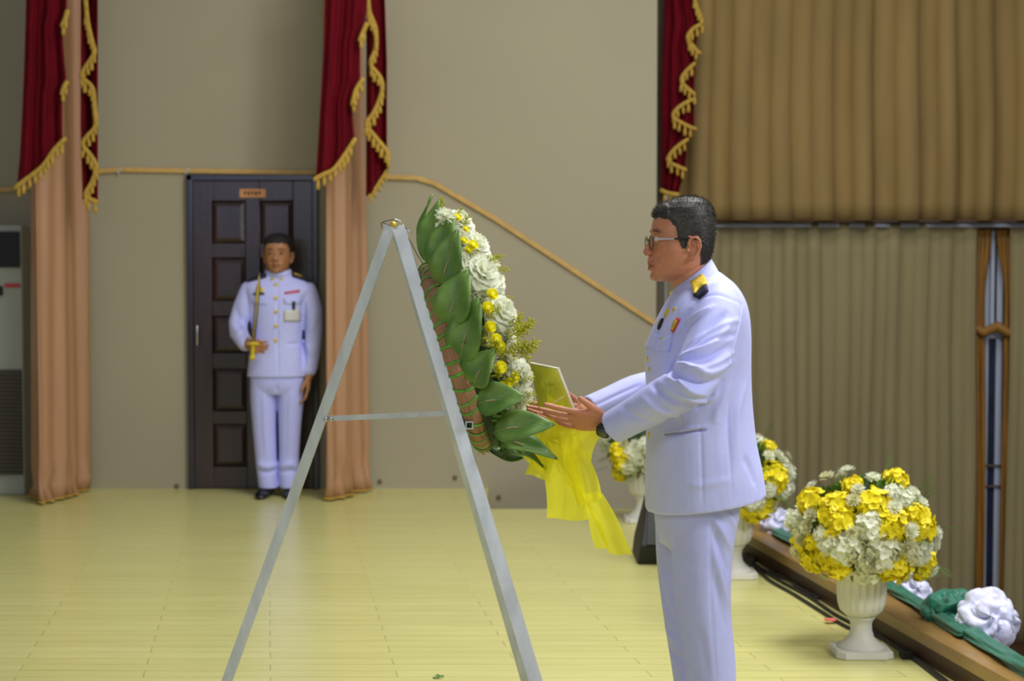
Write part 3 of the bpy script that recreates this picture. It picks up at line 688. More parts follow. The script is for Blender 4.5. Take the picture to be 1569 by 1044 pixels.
def hand_parts(o, fwd, thumb, palm, s=1.0, curl=(12, 14, 18, 22), spread=4, thumb_path=None):
    """o wrist, fwd finger direction, thumb side, palm normal"""
    fwd, thumb, palm = Vector(fwd).normalized(), Vector(thumb).normalized(), Vector(palm).normalized()
    W = lambda x, y, z: o + fwd * (x * s) + thumb * (y * s) + palm * (z * s); out = []
    rings = []
    for x, yc, hw, ht in ((-.05, 0, .026, .020), (0, 0, .0275, .0185), (.02, .002, .034, .0175), (.045, .003, .040, .0165), (.07, .001, .0415, .0145), (.088, 0, .040, .0125), (.095, 0, .035, .009)):
        rings.append([W(x, yc + hw * math.copysign(abs(math.cos(a)) ** .8, math.cos(a)), ht * math.copysign(abs(math.sin(a)) ** .9, math.sin(a))) for a in [2 * pi * i / 20 for i in range(20)]])
    out.append(loft(rings))
    out.append(ball(W(.034, .022, .008), (.030 * s, .016 * s, .014 * s), 12, 8, (fwd, thumb, palm)))
    out.append(ball(W(.040, -.024, .006), (.032 * s, .013 * s, .012 * s), 12, 8, (fwd, thumb, palm)))
    fing = [(.0305, .090, (.044, .027, .021), .0088), (.0105, .094, (.049, .031, .023), .0090), (-.010, .091, (.045, .029, .022), .0086), (-.0295, .084, (.035, .022, .019), .0076)]
    for k, (y, x0, L, r) in enumerate(fing):
        sp = math.radians(spread * (1.5 - k)); c = 0; p = Vector((x0 - .018, y, -.001)); pts = [p.copy()]; rr = [r * 1.08]
        pts.append(Vector((x0, y, 0))); rr.append(r * 1.08); p = pts[-1].copy()
        for j, l in enumerate(L):
            c += math.radians(curl[k]) * (1.0 if j else .6)
            d = Vector((math.cos(c) * math.cos(sp), math.sin(sp) * math.cos(c), math.sin(c)))
            pts.append(p + d * l * .5); rr.append(r * (.95 - .07 * j)); p = p + d * l; pts.append(p.copy()); rr.append(r * (1.0 - .10 * j) if j < 2 else r * .74)
        out.append(tube([W(*q) for q in pts], [q * s for q in rr], 12))
    tp = thumb_path or [(.012, .020, .006), (.038, .046, .016), (.066, .062, .026), (.090, .066, .032)]
    out.append(tube([W(*q) for q in tp], [.014 * s, .0125 * s, .0108 * s, .0085 * s], 12))
    return out
def add_person(name, label, loc): return thing(name, label, 'person', loc)

# ------------------------------------------------ THE OFFICER
OY = 4.6
GY = 11.08; K = 1.13
off_root = add_person('person', 'officer with glasses in white dress uniform, in profile, both arms reaching to the wreath', (P(1080, 400, OY).x, OY, 0))
yaw = math.radians(6)
hf = Vector((-math.cos(yaw), -math.sin(yaw), 0)); hl = Vector((math.sin(yaw), -math.cos(yaw), 0)); hu = Vector((0, 0, 1))
HM = frame_mx(P(1045.5, 383.5, OY), hf, hl, hu, 1.0)
# glasses, eyes etc. use HM
neck = slices_px([(1012, 405, 1086, 380, .050, 0), (1022, 424, 1089, 396, .056, 0), (1030, 438, 1092, 410, .060, 0), (1034, 455, 1100, 430, .062, 0), (1034, 480, 1110, 460, .07, 0)], OY, 2.0, 32)
LW = P(929, 648, 4.41)
lh = hand_parts(LW, (-1, .02, .10), (0, -.62, .78), (0, .78, .62), .88, curl=(3, 6, 12, 18), spread=5,
                thumb_path=[(.010, .020, .004), (.034, .042, .006), (.058, .060, .010), (.078, .074, .012)])
RW = P(897, 634, 4.74)
rh = hand_parts(RW, (-1, -.05, .02), (0, .75, .66), (0, -.66, .75), .88, curl=(4, 8, 12, 16), spread=3,
                thumb_path=[(.012, .020, .006), (.030, .040, .016), (.050, .050, .030), (.066, .048, .046)])
larm_path = [P(1098, 466, 4.47), P(1092, 500, 4.42), P(1076, 545, 4.36), P(1050, 594, 4.31), P(1012, 615, 4.33), P(972, 634, 4.37), LW]
rarm_path = [P(1090, 470, 4.73), P(1080, 505, 4.79), P(1052, 562, 4.85), P(1022, 588, 4.87), P(975, 603, 4.83), P(938, 618, 4.79), RW]
core = [slices_px([(1040, 445, 1105, 430, .06, 0), (1030, 480, 1120, 470, .15, 0), (1020, 540, 1125, 540, .15, 0), (1015, 640, 1125, 640, .14, 0), (1015, 750, 1130, 750, .14, 0)], OY, 2.0, 24)]
arms = [tube(larm_path, [.045, .045, .042, .038, .036, .030, .026], 16), tube(rarm_path, [.045, .045, .042, .038, .036, .030, .026], 16)]
bc, bf, bn = remesh(place(head_parts(), HM) + [neck], .0016, 4, .5)
hc, hfc, hn_ = remesh(lh + rh + arms + core, .0022, 2, .5)
legs_core = []
for yy, pts_ in ((4.5, [(1080, 800), (1085, 1050), (1088, 1255)]), (4.7, [(1058, 800), (1068, 1050), (1074, 1225)])):
    legs_core.append(tube([P(a, b, yy) for a, b in pts_], [.045, .04, .03], 12))
lc = join(*legs_core)
allV = [Vector(v) for v in bc] + [Vector(v) for v in hc] + lc[0]
allF = bf + [tuple(i + len(bc) for i in q) for q in hfc] + [tuple(i + len(bc) + len(hc) for i in q) for q in lc[1]]
body = obj('body', allV, allF, M['skin'], off_root)
HMi = HM.inverted(); Lc = np.array([tuple(HMi @ Vector(v)) for v in bc])
T = np.ones((len(allV), 4)); T[:len(bc)] = tint_head(Lc)
set_tint(body.data, T)
obj('hair', *hair_mesh(HM, .0072, 12000, .0070, 3), M['hair'], off_root)
for s in (1, -1):
    e = obj('eye', *ball(HM @ Vector((.0725, .032 * s, .030)), .0115, 14, 10), M['eye'], off_root)
    obj('iris', *ball(HM @ Vector((.0815, .032 * s, .0300)), (.003, .0055, .0055), 12, 8, (hf, hl, hu)), M['iris'], e)
    obj('eyelid', *join(tube([HM @ Vector(q) for q in [(.070, (.020) * s, .031), (.0795, .026 * s, .0375), (.081, .033 * s, .0385), (.076, .041 * s, .0365), (.066, .046 * s, .031)]], .0028, 8),
        tube([HM @ Vector(q) for q in [(.070, (.020) * s, .029), (.0785, .027 * s, .0232), (.079, .033 * s, .0225), (.074, .041 * s, .0242), (.066, .046 * s, .029)]], .0025, 8)), M['skin'], e)
def ones_tint(o): set_tint(o.data, np.ones((len(o.data.vertices), 4)))
for o in C.objects:
    if o.name.startswith('eyelid'): ones_tint(o)
gl = obj('glasses', *join(*[tube([HM @ Vector((.0925 - .10 * max(0, abs(s * .034 + .0245 * math.cos(a)) - .02) ** 1.0 * .5, s * .034 + .0245 * math.copysign(abs(math.cos(a)) ** .8, math.cos(a)), .0195 + .0165 * math.copysign(abs(math.sin(a)) ** .8, math.sin(a)))) for a in [2 * pi * i / 28 for i in range(29)]], .0011, 6, dome=False) for s in (1, -1)],
    tube([HM @ Vector((.092, .010, .025)), HM @ Vector((.0945, 0, .028)), HM @ Vector((.092, -.010, .025))], .0012, 6)), M['black'], off_root)
for s in (1, -1):
    obj('temple_arm', *bar(HM @ Vector((.0885, .0595 * s, .0285)), HM @ Vector((.035, .0785 * s, .0295)), .0016, .0042), M['steel'], gl, label='silver front half of the temple arm', smooth=False)
    obj('temple_tip', *tube([HM @ Vector(q) for q in [(.036, .0785 * s, .0295), (.005, .0815 * s, .0310), (-.012, .0825 * s, .0310), (-.036, .0835 * s, .022), (-.052, .080 * s, .012)]], [(.0026, .0014)] * 5, 8), M['black'], gl)
    ln = []
    for yy in (0, .0012):
        ln.append([HM @ Vector((.0915 - yy - .05 * max(0, abs(s * .034 + .024 * math.cos(a)) - .02), s * .034 + .0235 * math.copysign(abs(math.cos(a)) ** .8, math.cos(a)), .0195 + .0155 * math.copysign(abs(math.sin(a)) ** .8, math.sin(a)))) for a in [2 * pi * i / 24 for i in range(24)]])
    obj('lens', *loft(ln), M['lens'], gl)

# jacket
TORSO = [(989, 781, 1172, 755, .212, 0), (989, 740, 1166, 718, .210, 0), (990, 690, 1158, 680, .203, 0), (991, 640, 1153, 640, .196, 0), (991, 600, 1150, 600, .194, 0), (989, 562, 1149, 560, .197, 0),
         (991, 530, 1149, 520, .204, 0), (1001, 502, 1147, 490, .212, 0), (1012, 480, 1142, 466, .214, 0), (1021, 464, 1134, 448, .190, 0), (1027, 453, 1124, 434, .145, 0), (1032, 446, 1112, 424, .10, 0), (1035, 440, 1102, 416, .075, 0)]
tor = slices_px(TORSO, OY, 2.25)
sl = catmull([(1101, 462, 4.475, .060), (1100, 484, 4.430, .069), (1090, 520, 4.385, .070), (1075, 560, 4.340, .067), (1052, 592, 4.315, .062), (1014, 613, 4.330, .0565), (975, 635, 4.365, .0500), (938, 656, 4.400, .0465)], 3)
def sleeve(sl, end_in):
    pth = [P(q[0], q[1], q[2]) for q in sl]; rr = [(q[3], q[3] * .93) for q in sl]
    d = (pth[-1] - pth[-2]).normalized(); r = sl[-1][3]
    pth2 = pth + [pth[-1] + d * .0005, pth[-1] - d * .012, pth[-1] - d * .045]; rr2 = rr + [(r - .006, r * .93 - .006), (r - .009, r * .93 - .009), (r - .012, r * .93 - .012)]
    # build by explicit rings so the cuff is hollow
    fr = frames(pth, (0, 0, 1)); rings = []
    n = 28
    for p, rd, f in list(zip(pth, rr, fr)) + [(pth2[-3], rr2[-3], fr[-1]), (pth2[-2], rr2[-2], fr[-1]), (pth2[-1], rr2[-1], fr[-1])]:
        rings.append([p + f[1] * (rd[0] * math.cos(a)) + f[2] * (rd[1] * math.sin(a)) for a in [2 * pi * i / n for i in range(n)]])
    st_ = [pth[0] - fr[0][0] * sl[0][3] * .6, pth[0] - fr[0][0] * sl[0][3] * .3]
    pre = [[st_[0] + f_ * 0 + fr[0][1] * (sl[0][3] * .45 * math.cos(a)) + fr[0][2] * (sl[0][3] * .45 * math.sin(a)) for a in [2 * pi * i / n for i in range(n)] for f_ in (Vector((0, 0, 0)),)],
           [st_[1] + fr[0][1] * (sl[0][3] * .85 * math.cos(a)) + fr[0][2] * (sl[0][3] * .85 * math.sin(a)) for a in [2 * pi * i / n for i in range(n)]]]
    return loft(pre + rings)
slf = catmull([(1094, 464, 4.725, .060), (1088, 486, 4.77, .067), (1070, 530, 4.82, .064), (1046, 572, 4.86, .060), (1014, 592, 4.86, .056), (974, 601, 4.83, .0520), (938, 616, 4.79, .048), (903, 630, 4.755, .045)], 3)
jc, jf, jn = remesh([tor, sleeve(sl, 1), sleeve(slf, 1)], .0042, 4, .5)
FK = 1.35
jb = bvh_of(jc, jf)
JF = [([(1090, 470), (1060, 492), (1038, 520)], 0.0081, 0.0130), ([(1112, 480), (1080, 510), (1046, 540)], 0.0090, -0.0116), ([(1118, 500), (1085, 530), (1042, 548)], 0.0090, 0.0145),
      ([(1120, 530), (1085, 548), (1045, 552)], 0.0090, -0.0130), ([(1120, 555), (1085, 572), (1050, 560), (1034, 562)], 0.0099, 0.0159), ([(1105, 580), (1080, 590), (1050, 580), (1030, 572)], 0.0090, -0.0145),
      ([(1085, 605), (1060, 600), (1040, 585), (1022, 578)], 0.0090, 0.0145), ([(1070, 622), (1040, 618), (1012, 600), (1000, 588)], 0.0090, -0.0116), ([(1045, 638), (1010, 630), (985, 612)], 0.0108, 0.0087),
      ([(1010, 650), (975, 640), (955, 622)], 0.0108, -0.0058), ([(1133, 490), (1100, 500), (1066, 520), (1044, 545)], .007, .008), ([(1128, 512), (1095, 520), (1060, 536)], .006, -.009), ([(1125, 540), (1098, 556), (1066, 566), (1046, 568)], .006, .008), ([(1100, 600), (1088, 612), (1062, 614), (1036, 604)], .007, .009), ([(1028, 560), (1032, 575), (1040, 590)], .006, -.010), ([(1036, 545), (1030, 560), (1022, 572)], .006, -.012),
      ([(1137, 466), (1132, 500), (1120, 545), (1104, 588)], .005, -.006), ([(1072, 458), (1100, 452), (1137, 466)], .006, -.003),
      ([(1135, 560), (1120, 620), (1112, 700)], .014, -.006), ([(1142, 590), (1130, 640), (1128, 710)], .012, .006), ([(1120, 590), (1100, 630), (1095, 650)], .012, .006),
      ([(1073, 650), (1075, 700), (1077, 776)], .0045, -.0035), ([(1120, 600), (1117, 660), (1122, 765)], .0045, -.003),
      ([(1018, 668), (1040, 665), (1062, 661), (1084, 658)], .004, -.007), ([(1018, 664), (1040, 661), (1062, 656), (1084, 654)], .004, .004),
      ([(1055, 745), (1085, 742), (1120, 735)], .010, .004), ([(1000, 600), (1030, 640), (1040, 690)], .018, -.004), ([(1140, 700), (1150, 720), (1158, 745)], .012, -.006),
      ([(900, 628), (940, 608), (980, 590)], .005, -.004), ([(1040, 470), (1030, 500), (1026, 540), (1030, 600)], .012, -.006), ([(1060, 470), (1045, 500), (1038, 540)], .012, -.007)]
jc2 = folds(jc, jn, jb, JF)
jk = obj('jacket', [Vector(v) for v in jc2], jf, M['fabric'], off_root)
jb = bvh_of(jc2, jf)
def onj(px, py, lift=.001): return hit(jb, px, py, lift)
def patch(name, px_poly, m, root, lift=.002, thick=.003, label=None, n=6, bvh=None):
    """a quad (4 px corners) laid on the cloth"""
    bvh = bvh or jb; V = []; last = None
    a, b, c_, d = [np.array(q, float) for q in px_poly]
    fr_, bk = [], []
    for j in range(n + 1):
        for i in range(n + 1):
            s, t = i / n, j / n; q = (a * (1 - s) + b * s) * (1 - t) + (d * (1 - s) + c_ * s) * t
            p, nn = hit(bvh, q[0], q[1])
            if p is None and last is None:
                p, nn, _i, _d = bvh.find_nearest(P(q[0], q[1] + 4, GY if root.name != off_root.name else OY))
            elif p is None: p, nn = last
            last = (p, nn); fr_.append(p + nn * (lift + thick)); bk.append(p - nn * .004)
    V = fr_ + bk; N_ = len(fr_); m_ = n + 1; Fc = []
    for j in range(n):
        for i in range(n):
            q = (j * m_ + i, j * m_ + i + 1, (j + 1) * m_ + i + 1, (j + 1) * m_ + i); Fc.append(q); Fc.append(tuple(k + N_ for k in q[::-1]))
    edge = [i for i in range(m_)] + [j * m_ + n for j in range(1, m_)] + [n * m_ + i for i in range(n - 1, -1, -1)] + [j * m_ for j in range(n - 1, 0, -1)]
    for k in range(len(edge)):
        a_, b_ = edge[k], edge[(k + 1) % len(edge)]; Fc.append((b_, a_, a_ + N_, b_ + N_))
    o = obj(name, V, Fc, m, root, label=label)
    return o
# collar
col = []
for dz, g in ((0, .0045), (1, .0040), (2, .000), (3, 0.001)):
    f, b = [((1027, 465), (1103, 420)), ((1032, 441), (1090, 397)), ((1035, 441), (1087.5, 397.5)), ((1034, 462), (1097, 419))][dz]
    p, q = P(*f, OY), P(*b, OY); col.append(superring(p.x, p.z, q.x, q.z, OY, [.084, .0675, .0625, .073][dz], 48, 2.0))
cv_, cf_ = loft(col + [col[0]], cap=False)
obj('collar', cv_, cf_, M['fabric'], off_root)
cb = BVHTree.FromPolygons([tuple(v) for v in cv_], cf_)
def disc(name, px, py, r, m, root, bvh, aspect=1.0, lift=.001, dome_=.35, label=None):
    p, nn = hit(bvh, px, py)
    if p is None: return None
    u = Vector((0, 0, 1)); u = (u - nn * u.dot(nn)).normalized(); v = nn.cross(u)
    rings = []
    for k, (rr, h) in enumerate(((1, -.003), (1, lift), (.92, lift + r * dome_ * .7), (.7, lift + r * dome_ * .75), (.62, lift + r * dome_), (.2, lift + r * dome_ * 1.15))):
        rings.append([p + nn * h + (u * (math.cos(a) * r) + v * (math.sin(a) * r * aspect)) * rr for a in [2 * pi * i / 14 for i in range(14)]])
    return obj(name, *loft(rings), m, root, label=label)
disc('collar_badge', 1040, 452, .009, M['brass'], off_root, cb, lift=.005)
for x, y in ((1033, 474), (1013, 521), (995.5, 566), (994.5, 666)): disc('button', x, y, .0072, M['brass'], off_root, jb, .8)
disc('medal', 1023, 480, .014, M['brass'], off_root, jb, .55, label='small gilt star on the chest')
disc('medal', 1013, 497, .017, M['navy'], off_root, jb, .55, label='dark oval badge with a gilt centre')
disc('medal_centre', 1013, 496, .011, M['brass'], off_root, jb, .55, lift=.005)
disc('brooch', 992.5, 551, .009, M['brass'], off_root, jb, .5, label='small gilt brooch at the edge of the jacket front')
patch('ribbon_bar', [(1028, 507), (1039, 487), (1043, 490), (1033, 510)], M['ribred'], off_root, .001, .003, 'red ribbon bar with a gilt emblem')
patch('ribbon_emblem', [(1030, 505), (1037, 490), (1040, 492), (1033, 507)], M['brass'], off_root, .004, .003)
patch('pocket_flap', [(1012, 523), (1032, 512), (1026, 540), (1004, 537)], M['fabric'], off_root, .001, .004)
patch('pocket_flap', [(1001, 509), (1009, 514), (1002, 536), (990, 532)], M['fabric'], off_root, .001, .004)
patch('pocket_welt', [(1019, 665), (1083, 657), (1083, 660.5), (1019, 668)], M['seam'], off_root, .0005, .0015)
patch('shoulder_board', [(1063, 455), (1083, 436), (1086, 447), (1072, 459)], M['navy'], off_root, .003, .006, 'dark blue shoulder board edge')
patch('shoulder_gilt', [(1060, 438), (1078, 426), (1085, 437), (1065, 455)], M['brass'], off_root, .009, .005, 'gilt shoulder board face')
fb, fn_, _i, _d = jb.find_nearest(P(1036, 443, 4.715)); ft = Vector((.15, 1, 0)); ft = (ft - fn_ * ft.dot(fn_)).normalized()
obj('shoulder_board', *bar(fb + fn_ * .004 - ft * .012, fb + fn_ * .004 + ft * .085, .044, .009, up=tuple(fn_)), M['brass'], off_root, smooth=False, label='gilt far shoulder board')
# watch
wd = (LW - P(945, 654, 4.40)).normalized()
wc = P(932.5, 649, 4.407)
wt = obj('watch_strap', *tube([wc - wd * .010, wc + wd * .010], [(.031, .029), (.0305, .0285)], 24, up=(0, -.62, .78), dome=False), M['strap'], off_root)
fd = Vector((0, -.78, -.62)); fd = (fd - wd * fd.dot(wd)).normalized(); fv = wd.cross(fd)
rg = lambda h, r: [wc + fd * h + wd * (r * math.copysign(abs(math.cos(a)) ** .6, math.cos(a))) + fv * (r * math.copysign(abs(math.sin(a)) ** .6, math.sin(a))) for a in [2 * pi * i / 24 for i in range(24)]]
obj('watch_case', *loft([rg(.024, .018), rg(.036, .019), rg(.040, .017)]), M['strap'], wt)
obj('watch_dial', *loft([rg(.0395, .0125), rg(.0408, .0125)]), M['watchface'], wt)

# trousers
TL = [(1012, 700, 1130, 700, .150, 0), (1006, 740, 1134, 738, .168, 0), (1003, 775, 1134, 768, .172, 0), (1004, 800, 1129, 800, .168, 0), (1010, 826, 1118, 826, .150, 0), (1030, 845, 1100, 845, .10, 0)]
hips = slices_px(TL, OY, 2.2)
near = slices_px([(1026, 775, 1134, 768, .078, -.095), (1027, 810, 1129, 806, .082, -.095), (1029, 850, 1123, 850, .084, -.095), (1033, 900, 1120, 900, .083, -.095), (1039, 950, 1121, 950, .080, -.095),
                  (1046, 1000, 1126, 1000, .077, -.095), (1053, 1044, 1128, 1044, .074, -.095), (1057, 1090, 1127, 1090, .071, -.095), (1056, 1150, 1124, 1150, .068, -.095), (1052, 1210, 1121, 1210, .066, -.095), (1049, 1262, 1120, 1270, .066, -.095)], OY, 1.9, 40)
far = slices_px([(1003, 775, 1100, 775, .078, .095), (1004, 810, 1098, 806, .082, .095), (1006, 860, 1092, 860, .084, .095), (1013, 920, 1090, 920, .08, .095), (1022, 980, 1092, 980, .077, .095),
                 (1032, 1044, 1098, 1044, .074, .095), (1037, 1100, 1103, 1100, .070, .095), (1037, 1170, 1103, 1170, .067, .095), (1035, 1232, 1101, 1238, .066, .095)], OY, 1.9, 40)
tc_, tf_, tn_ = remesh([hips, near, far], .005, 4, .6)
tb = bvh_of(tc_, tf_)
TF = [([(1092, 790), (1108, 820), (1122, 846)], .010, .010), ([(1094, 815), (1106, 850), (1118, 880)], .010, -.009), ([(1095, 845), (1105, 890), (1116, 930)], .011, .010), ([(1110, 782), (1122, 800), (1128, 818)], .009, .008),
      ([(1093, 880), (1102, 920), (1112, 960)], .011, -.007), ([(1089, 780), (1089, 850), (1091, 950), (1098, 1044)], .004, -.003), ([(1012, 800), (1014, 850), (1018, 900)], .010, .006), ([(1010, 880), (1018, 920), (1030, 950)], .012, -.007),
      ([(1012, 930), (1022, 965), (1036, 985)], .010, .006), ([(1018, 970), (1030, 1000), (1045, 1010)], .010, -.006), ([(1028, 795), (1034, 900), (1046, 990), (1056, 1044)], .0045, .005), ([(1070, 960), (1078, 1000), (1084, 1044)], .015, -.004)]
tc2 = folds(tc_, tn_, tb, TF)
obj('trousers', [Vector(v) for v in tc2], tf_, M['fabric2'], off_root)
def shoe_mesh(c, fwd, side, s=1.0):
    rings = []
    for x, hw, h in ((-.085, .026, .052), (-.07, .034, .068), (-.03, .036, .075), (.02, .038, .070), (.07, .043, .052), (.12, .043, .040), (.16, .034, .032), (.18, .016, .022)):
        rings.append([Vector(c) + fwd * (x * s) + side * (hw * s * math.cos(a)) + Vector((0, 0, max(0.0, (h * s) * (.5 + .5 * math.sin(a)) ** .8))) for a in [2 * pi * i / 20 for i in range(20)]])
    return loft(rings)
for x, yy in ((P(1092, 900, 4.505).x, 4.505), (P(1078, 900, 4.695).x, 4.695)):
    obj('shoe', *shoe_mesh((x, yy, 0), Vector((-1, -.05, 0)), Vector((0, 1, 0))), M['shoe'], off_root)

# ------------------------------------------------ THE GUARD
GY = 11.08; K = 1.13
g_root = add_person('person', 'guard in white dress uniform standing at attention before the dark door holding a sword upright', (P(425, 500, GY).x, GY, 0))
gf, gl_, gu = Vector((0, -1, 0)), Vector((1, 0, 0)), Vector((0, 0, 1))
GM = frame_mx(P(425.5, 396, GY - .02), gf, gl_, gu, K)
ppm = F / GY
def gsl(S, e=2.3, n=36, Yc=GY):
    out = []
    for y, xl, xr, hd in [tuple(q) for q in catmull(S, 3)]:
        a = P(xl, y, Yc); b = P(xr, y, Yc); c = (a + b) / 2; hw = (b.x - a.x) / 2
        out.append([c + Vector((hw * math.copysign(abs(math.cos(t)) ** (2 / e), math.cos(t)), hd * math.copysign(abs(math.sin(t)) ** (2 / e), math.sin(t)), 0)) for t in [2 * pi * i / n for i in range(n)]])
    return loft(out)
gneck = gsl([(400, 412, 440, .055), (412, 410, 441, .06), (422, 407, 446, .065), (440, 405, 450, .07)])
G = lambda x, y, d=0: P(x, y, GY + d)
RG = G(382, 530, -.20); LG = G(473, 577, -.03)
ghr = hand_parts(RG, (.55, -.75, -.05), (-.1, 0, 1), (.8, .55, 0), 1.08, curl=(66, 70, 72, 74), spread=1, thumb_path=[(.012, .02, .006), (.035, .035, .02), (.055, .03, .036), (.062, .018, .046)])
ghl = hand_parts(LG, (-.05, -.1, -1), (0, -1, 0), (-1, 0, 0), 1.0, curl=(22, 26, 30, 34), spread=1)
gc, gfc, gn = remesh(place(head_parts(), GM) + [gneck], .0035, 2)
hc2, hf2, _ = remesh(ghr + ghl + [tube([G(478, 500, 0), LG], [.03, .028], 12), tube([G(366, 500, -.05), RG], [.03, .028], 12), gsl([(425, 412, 440, .06), (470, 395, 456, .08), (570, 395, 456, .08)])], .0035, 2)
glc = join(tube([G(405, 590), G(408, 740)], [.06, .04], 10), tube([G(444, 590), G(443, 740)], [.06, .04], 10))
aV = [Vector(v) for v in gc] + [Vector(v) for v in hc2] + glc[0]
aF = gfc + [tuple(i + len(gc) for i in q) for q in hf2] + [tuple(i + len(gc) + len(hc2) for i in q) for q in glc[1]]
gb = obj('body', aV, aF, M['skin2'], g_root)
GMi = GM.inverted(); T = np.ones((len(aV), 4)); T[:len(gc)] = tint_head(np.array([tuple(GMi @ Vector(v)) for v in gc])); set_tint(gb.data, T)
obj('hair', *hair_mesh(GM, .008, 1500, .005, 8), M['hairg'], g_root)
for s in (1, -1):
    e = obj('eye', *ball(GM @ Vector((.0735, .031 * s, .030)), .0125, 12, 8), M['eye2'], g_root)
    obj('iris', *ball(GM @ Vector((.0835, .031 * s, .0295)), .006, 10, 8), M['iris'], e)
    o = obj('eyelid', *join(tube([GM @ Vector(q) for q in [(.070, (.018) * s, .030), (.081, .026 * s, .0375), (.081, .035 * s, .0375), (.068, .046 * s, .031)]], .004, 8),
        tube([GM @ Vector(q) for q in [(.070, (.018) * s, .029), (.080, .027 * s, .0225), (.080, .035 * s, .0225), (.068, .046 * s, .029)]], .0032, 8)), M['skin2'], e); ones_tint(o)
gt = gsl([(577, 379, 470, .135), (550, 382, 468, .13), (520, 386, 463, .122), (490, 384, 466, .13), (460, 379, 472, .13), (444, 374, 480, .115), (434, 376, 474, .09), (427, 390, 462, .075), (421, 404, 450, .062)])
def gsleeve(pts): return tube([G(x, y, d) for x, y, d, r in pts], [r for x, y, d, r in pts], 20)
gs1 = gsleeve([(381, 444, 0, .055), (373, 470, 0, .066), (365, 495, -.02, .062), (366, 510, -.07, .06), (376, 526, -.15, .052)])
gs2 = gsleeve([(472, 446, 0, .058), (478, 475, 0, .068), (480, 505, 0, .060), (478, 540, -.01, .054), (474, 566, -.02, .050)])
gj, gjf, gjn = remesh([gt, gs1, gs2], .006, 4)
gjb = bvh_of(gj, gjf)
gj2 = folds(gj, gjn, gjb, [([(425, 428), (425, 500), (426, 576)], .008, -.006), ([(360, 470), (368, 490), (374, 498)], .02, -.012), ([(356, 500), (366, 508), (376, 505)], .02, .012), ([(388, 458), (386, 490), (385, 520)], .02, -.02), ([(464, 460), (464, 500), (466, 560)], .02, -.02),
    ([(484, 480), (478, 500), (474, 510)], .02, .01), ([(440, 528), (460, 526)], .012, -.008), ([(392, 528), (412, 526)], .012, -.008), ([(470, 530), (482, 545)], .02, .01)])
obj('jacket', [Vector(v) for v in gj2], gjf, M['fabric'], g_root); gjb = bvh_of(gj2, gjf)
a, b = G(425, 421), G(425, 412)
obj('collar', *loft([[G(427, 424) + Vector((.094 * math.cos(t), .075 * math.sin(t), 0)) for t in [2 * pi * i / 32 for i in range(32)]], [G(426, 413.5) + Vector((.080 * math.cos(t), .068 * math.sin(t), .01 * math.sin(t))) for t in [2 * pi * i / 32 for i in range(32)]],
    [G(426, 413.5) + Vector((.074 * math.cos(t), .062 * math.sin(t), .01 * math.sin(t))) for t in [2 * pi * i / 32 for i in range(32)]]], cap=False), M['fabric'], g_root, solid=.004)
for y in (437, 457, 478, 500, 522): disc('button', 422.5, y, .013, M['brass'], g_root, gjb)
for x in (417, 431): disc('collar_badge', x, 428, .012, M['brass'], g_root, gjb)
patch('shoulder_board', [(446, 418), (475, 428), (473, 433), (448, 425)], M['navy'], g_root, .006, .008, 'dark shoulder board with a gilt stripe', bvh=gjb)
patch('shoulder_board', [(409, 420), (378, 428), (380, 433), (408, 426)], M['navy'], g_root, .006, .008, 'dark shoulder board', bvh=gjb)
patch('shoulder_gilt', [(449, 419), (470, 427), (469, 429.5), (450, 423)], M['brass'], g_root, .014, .003, bvh=gjb)
patch('name_badge', [(389, 449), (405, 449), (405, 452), (389, 452)], M['navy'], g_root, .002, .004, bvh=gjb)
patch('medal', [(393, 441), (403, 441), (404, 448), (392, 448)], M['brass'], g_root, .002, .003, bvh=gjb)
patch('ribbon_bar', [(436, 448), (459, 444), (459, 448), (436, 451)], M['ribred'], g_root, .002, .003, bvh=gjb)
patch('pocket_flap', [(434, 458), (462, 458), (460, 466), (436, 466)], M['fabric'], g_root, .001, .006, bvh=gjb)
patch('pocket_flap', [(386, 460), (410, 460), (408, 466), (388, 466)], M['fabric'], g_root, .001, .006, bvh=gjb)
ic = patch('identity_card', [(435, 476), (459, 474), (459, 492), (435, 492)], M['tag'], g_root, .006, .004, bvh=gjb)
patch('card_clip', [(447, 462), (452, 462), (451, 475), (448, 475)], M['black'], g_root, .008, .004, bvh=gjb)
gtr = [gsl([(560, 386, 463, .11), (577, 384, 466, .12), (592, 384, 467, .12), (604, 390, 462, .10)]),
       gsl([(580, 384, 424, .10), (610, 384, 424, .10), (650, 387, 423, .09), (695, 391, 424, .082), (715, 393, 425, .085), (738, 396, 426, .09), (747, 397, 427, .09)]),
       gsl([(580, 426, 467, .10), (610, 426, 465, .10), (650, 427, 461, .09), (695, 428, 458, .082), (715, 427, 458, .085), (738, 428, 459, .09), (747, 429, 459, .09)])]
q1, q2, q3 = remesh(gtr, .006, 3)
qb = bvh_of(q1, q2)
q1b = folds(q1, q3, qb, [([(394, 712), (410, 716), (424, 712)], .02, .016), ([(395, 722), (410, 724), (424, 720)], .015, -.012), ([(430, 716), (445, 712), (456, 716)], .02, .014), ([(430, 724), (445, 722), (456, 724)], .015, -.012),
    ([(404, 600), (405, 650), (408, 700)], .012, .008), ([(445, 600), (444, 650), (443, 700)], .012, .008), ([(424, 590), (425, 640), (425, 690)], .012, -.01)])
obj('trousers', [Vector(v) for v in q1b], q2, M['fabric2'], g_root)
for x in (409, 445):
    obj('shoe', *shoe_mesh((P(x, 700, GY).x, GY - .01, 0), Vector((-.12 if x < 420 else .12, -1, 0)), Vector((1, 0, 0)), 1.05), M['shoe'], g_root)
sw = thing('sword', 'slim ceremonial sword with gilt hilt held upright in the guard\'s hand', 'sword', G(388, 545, -.28))
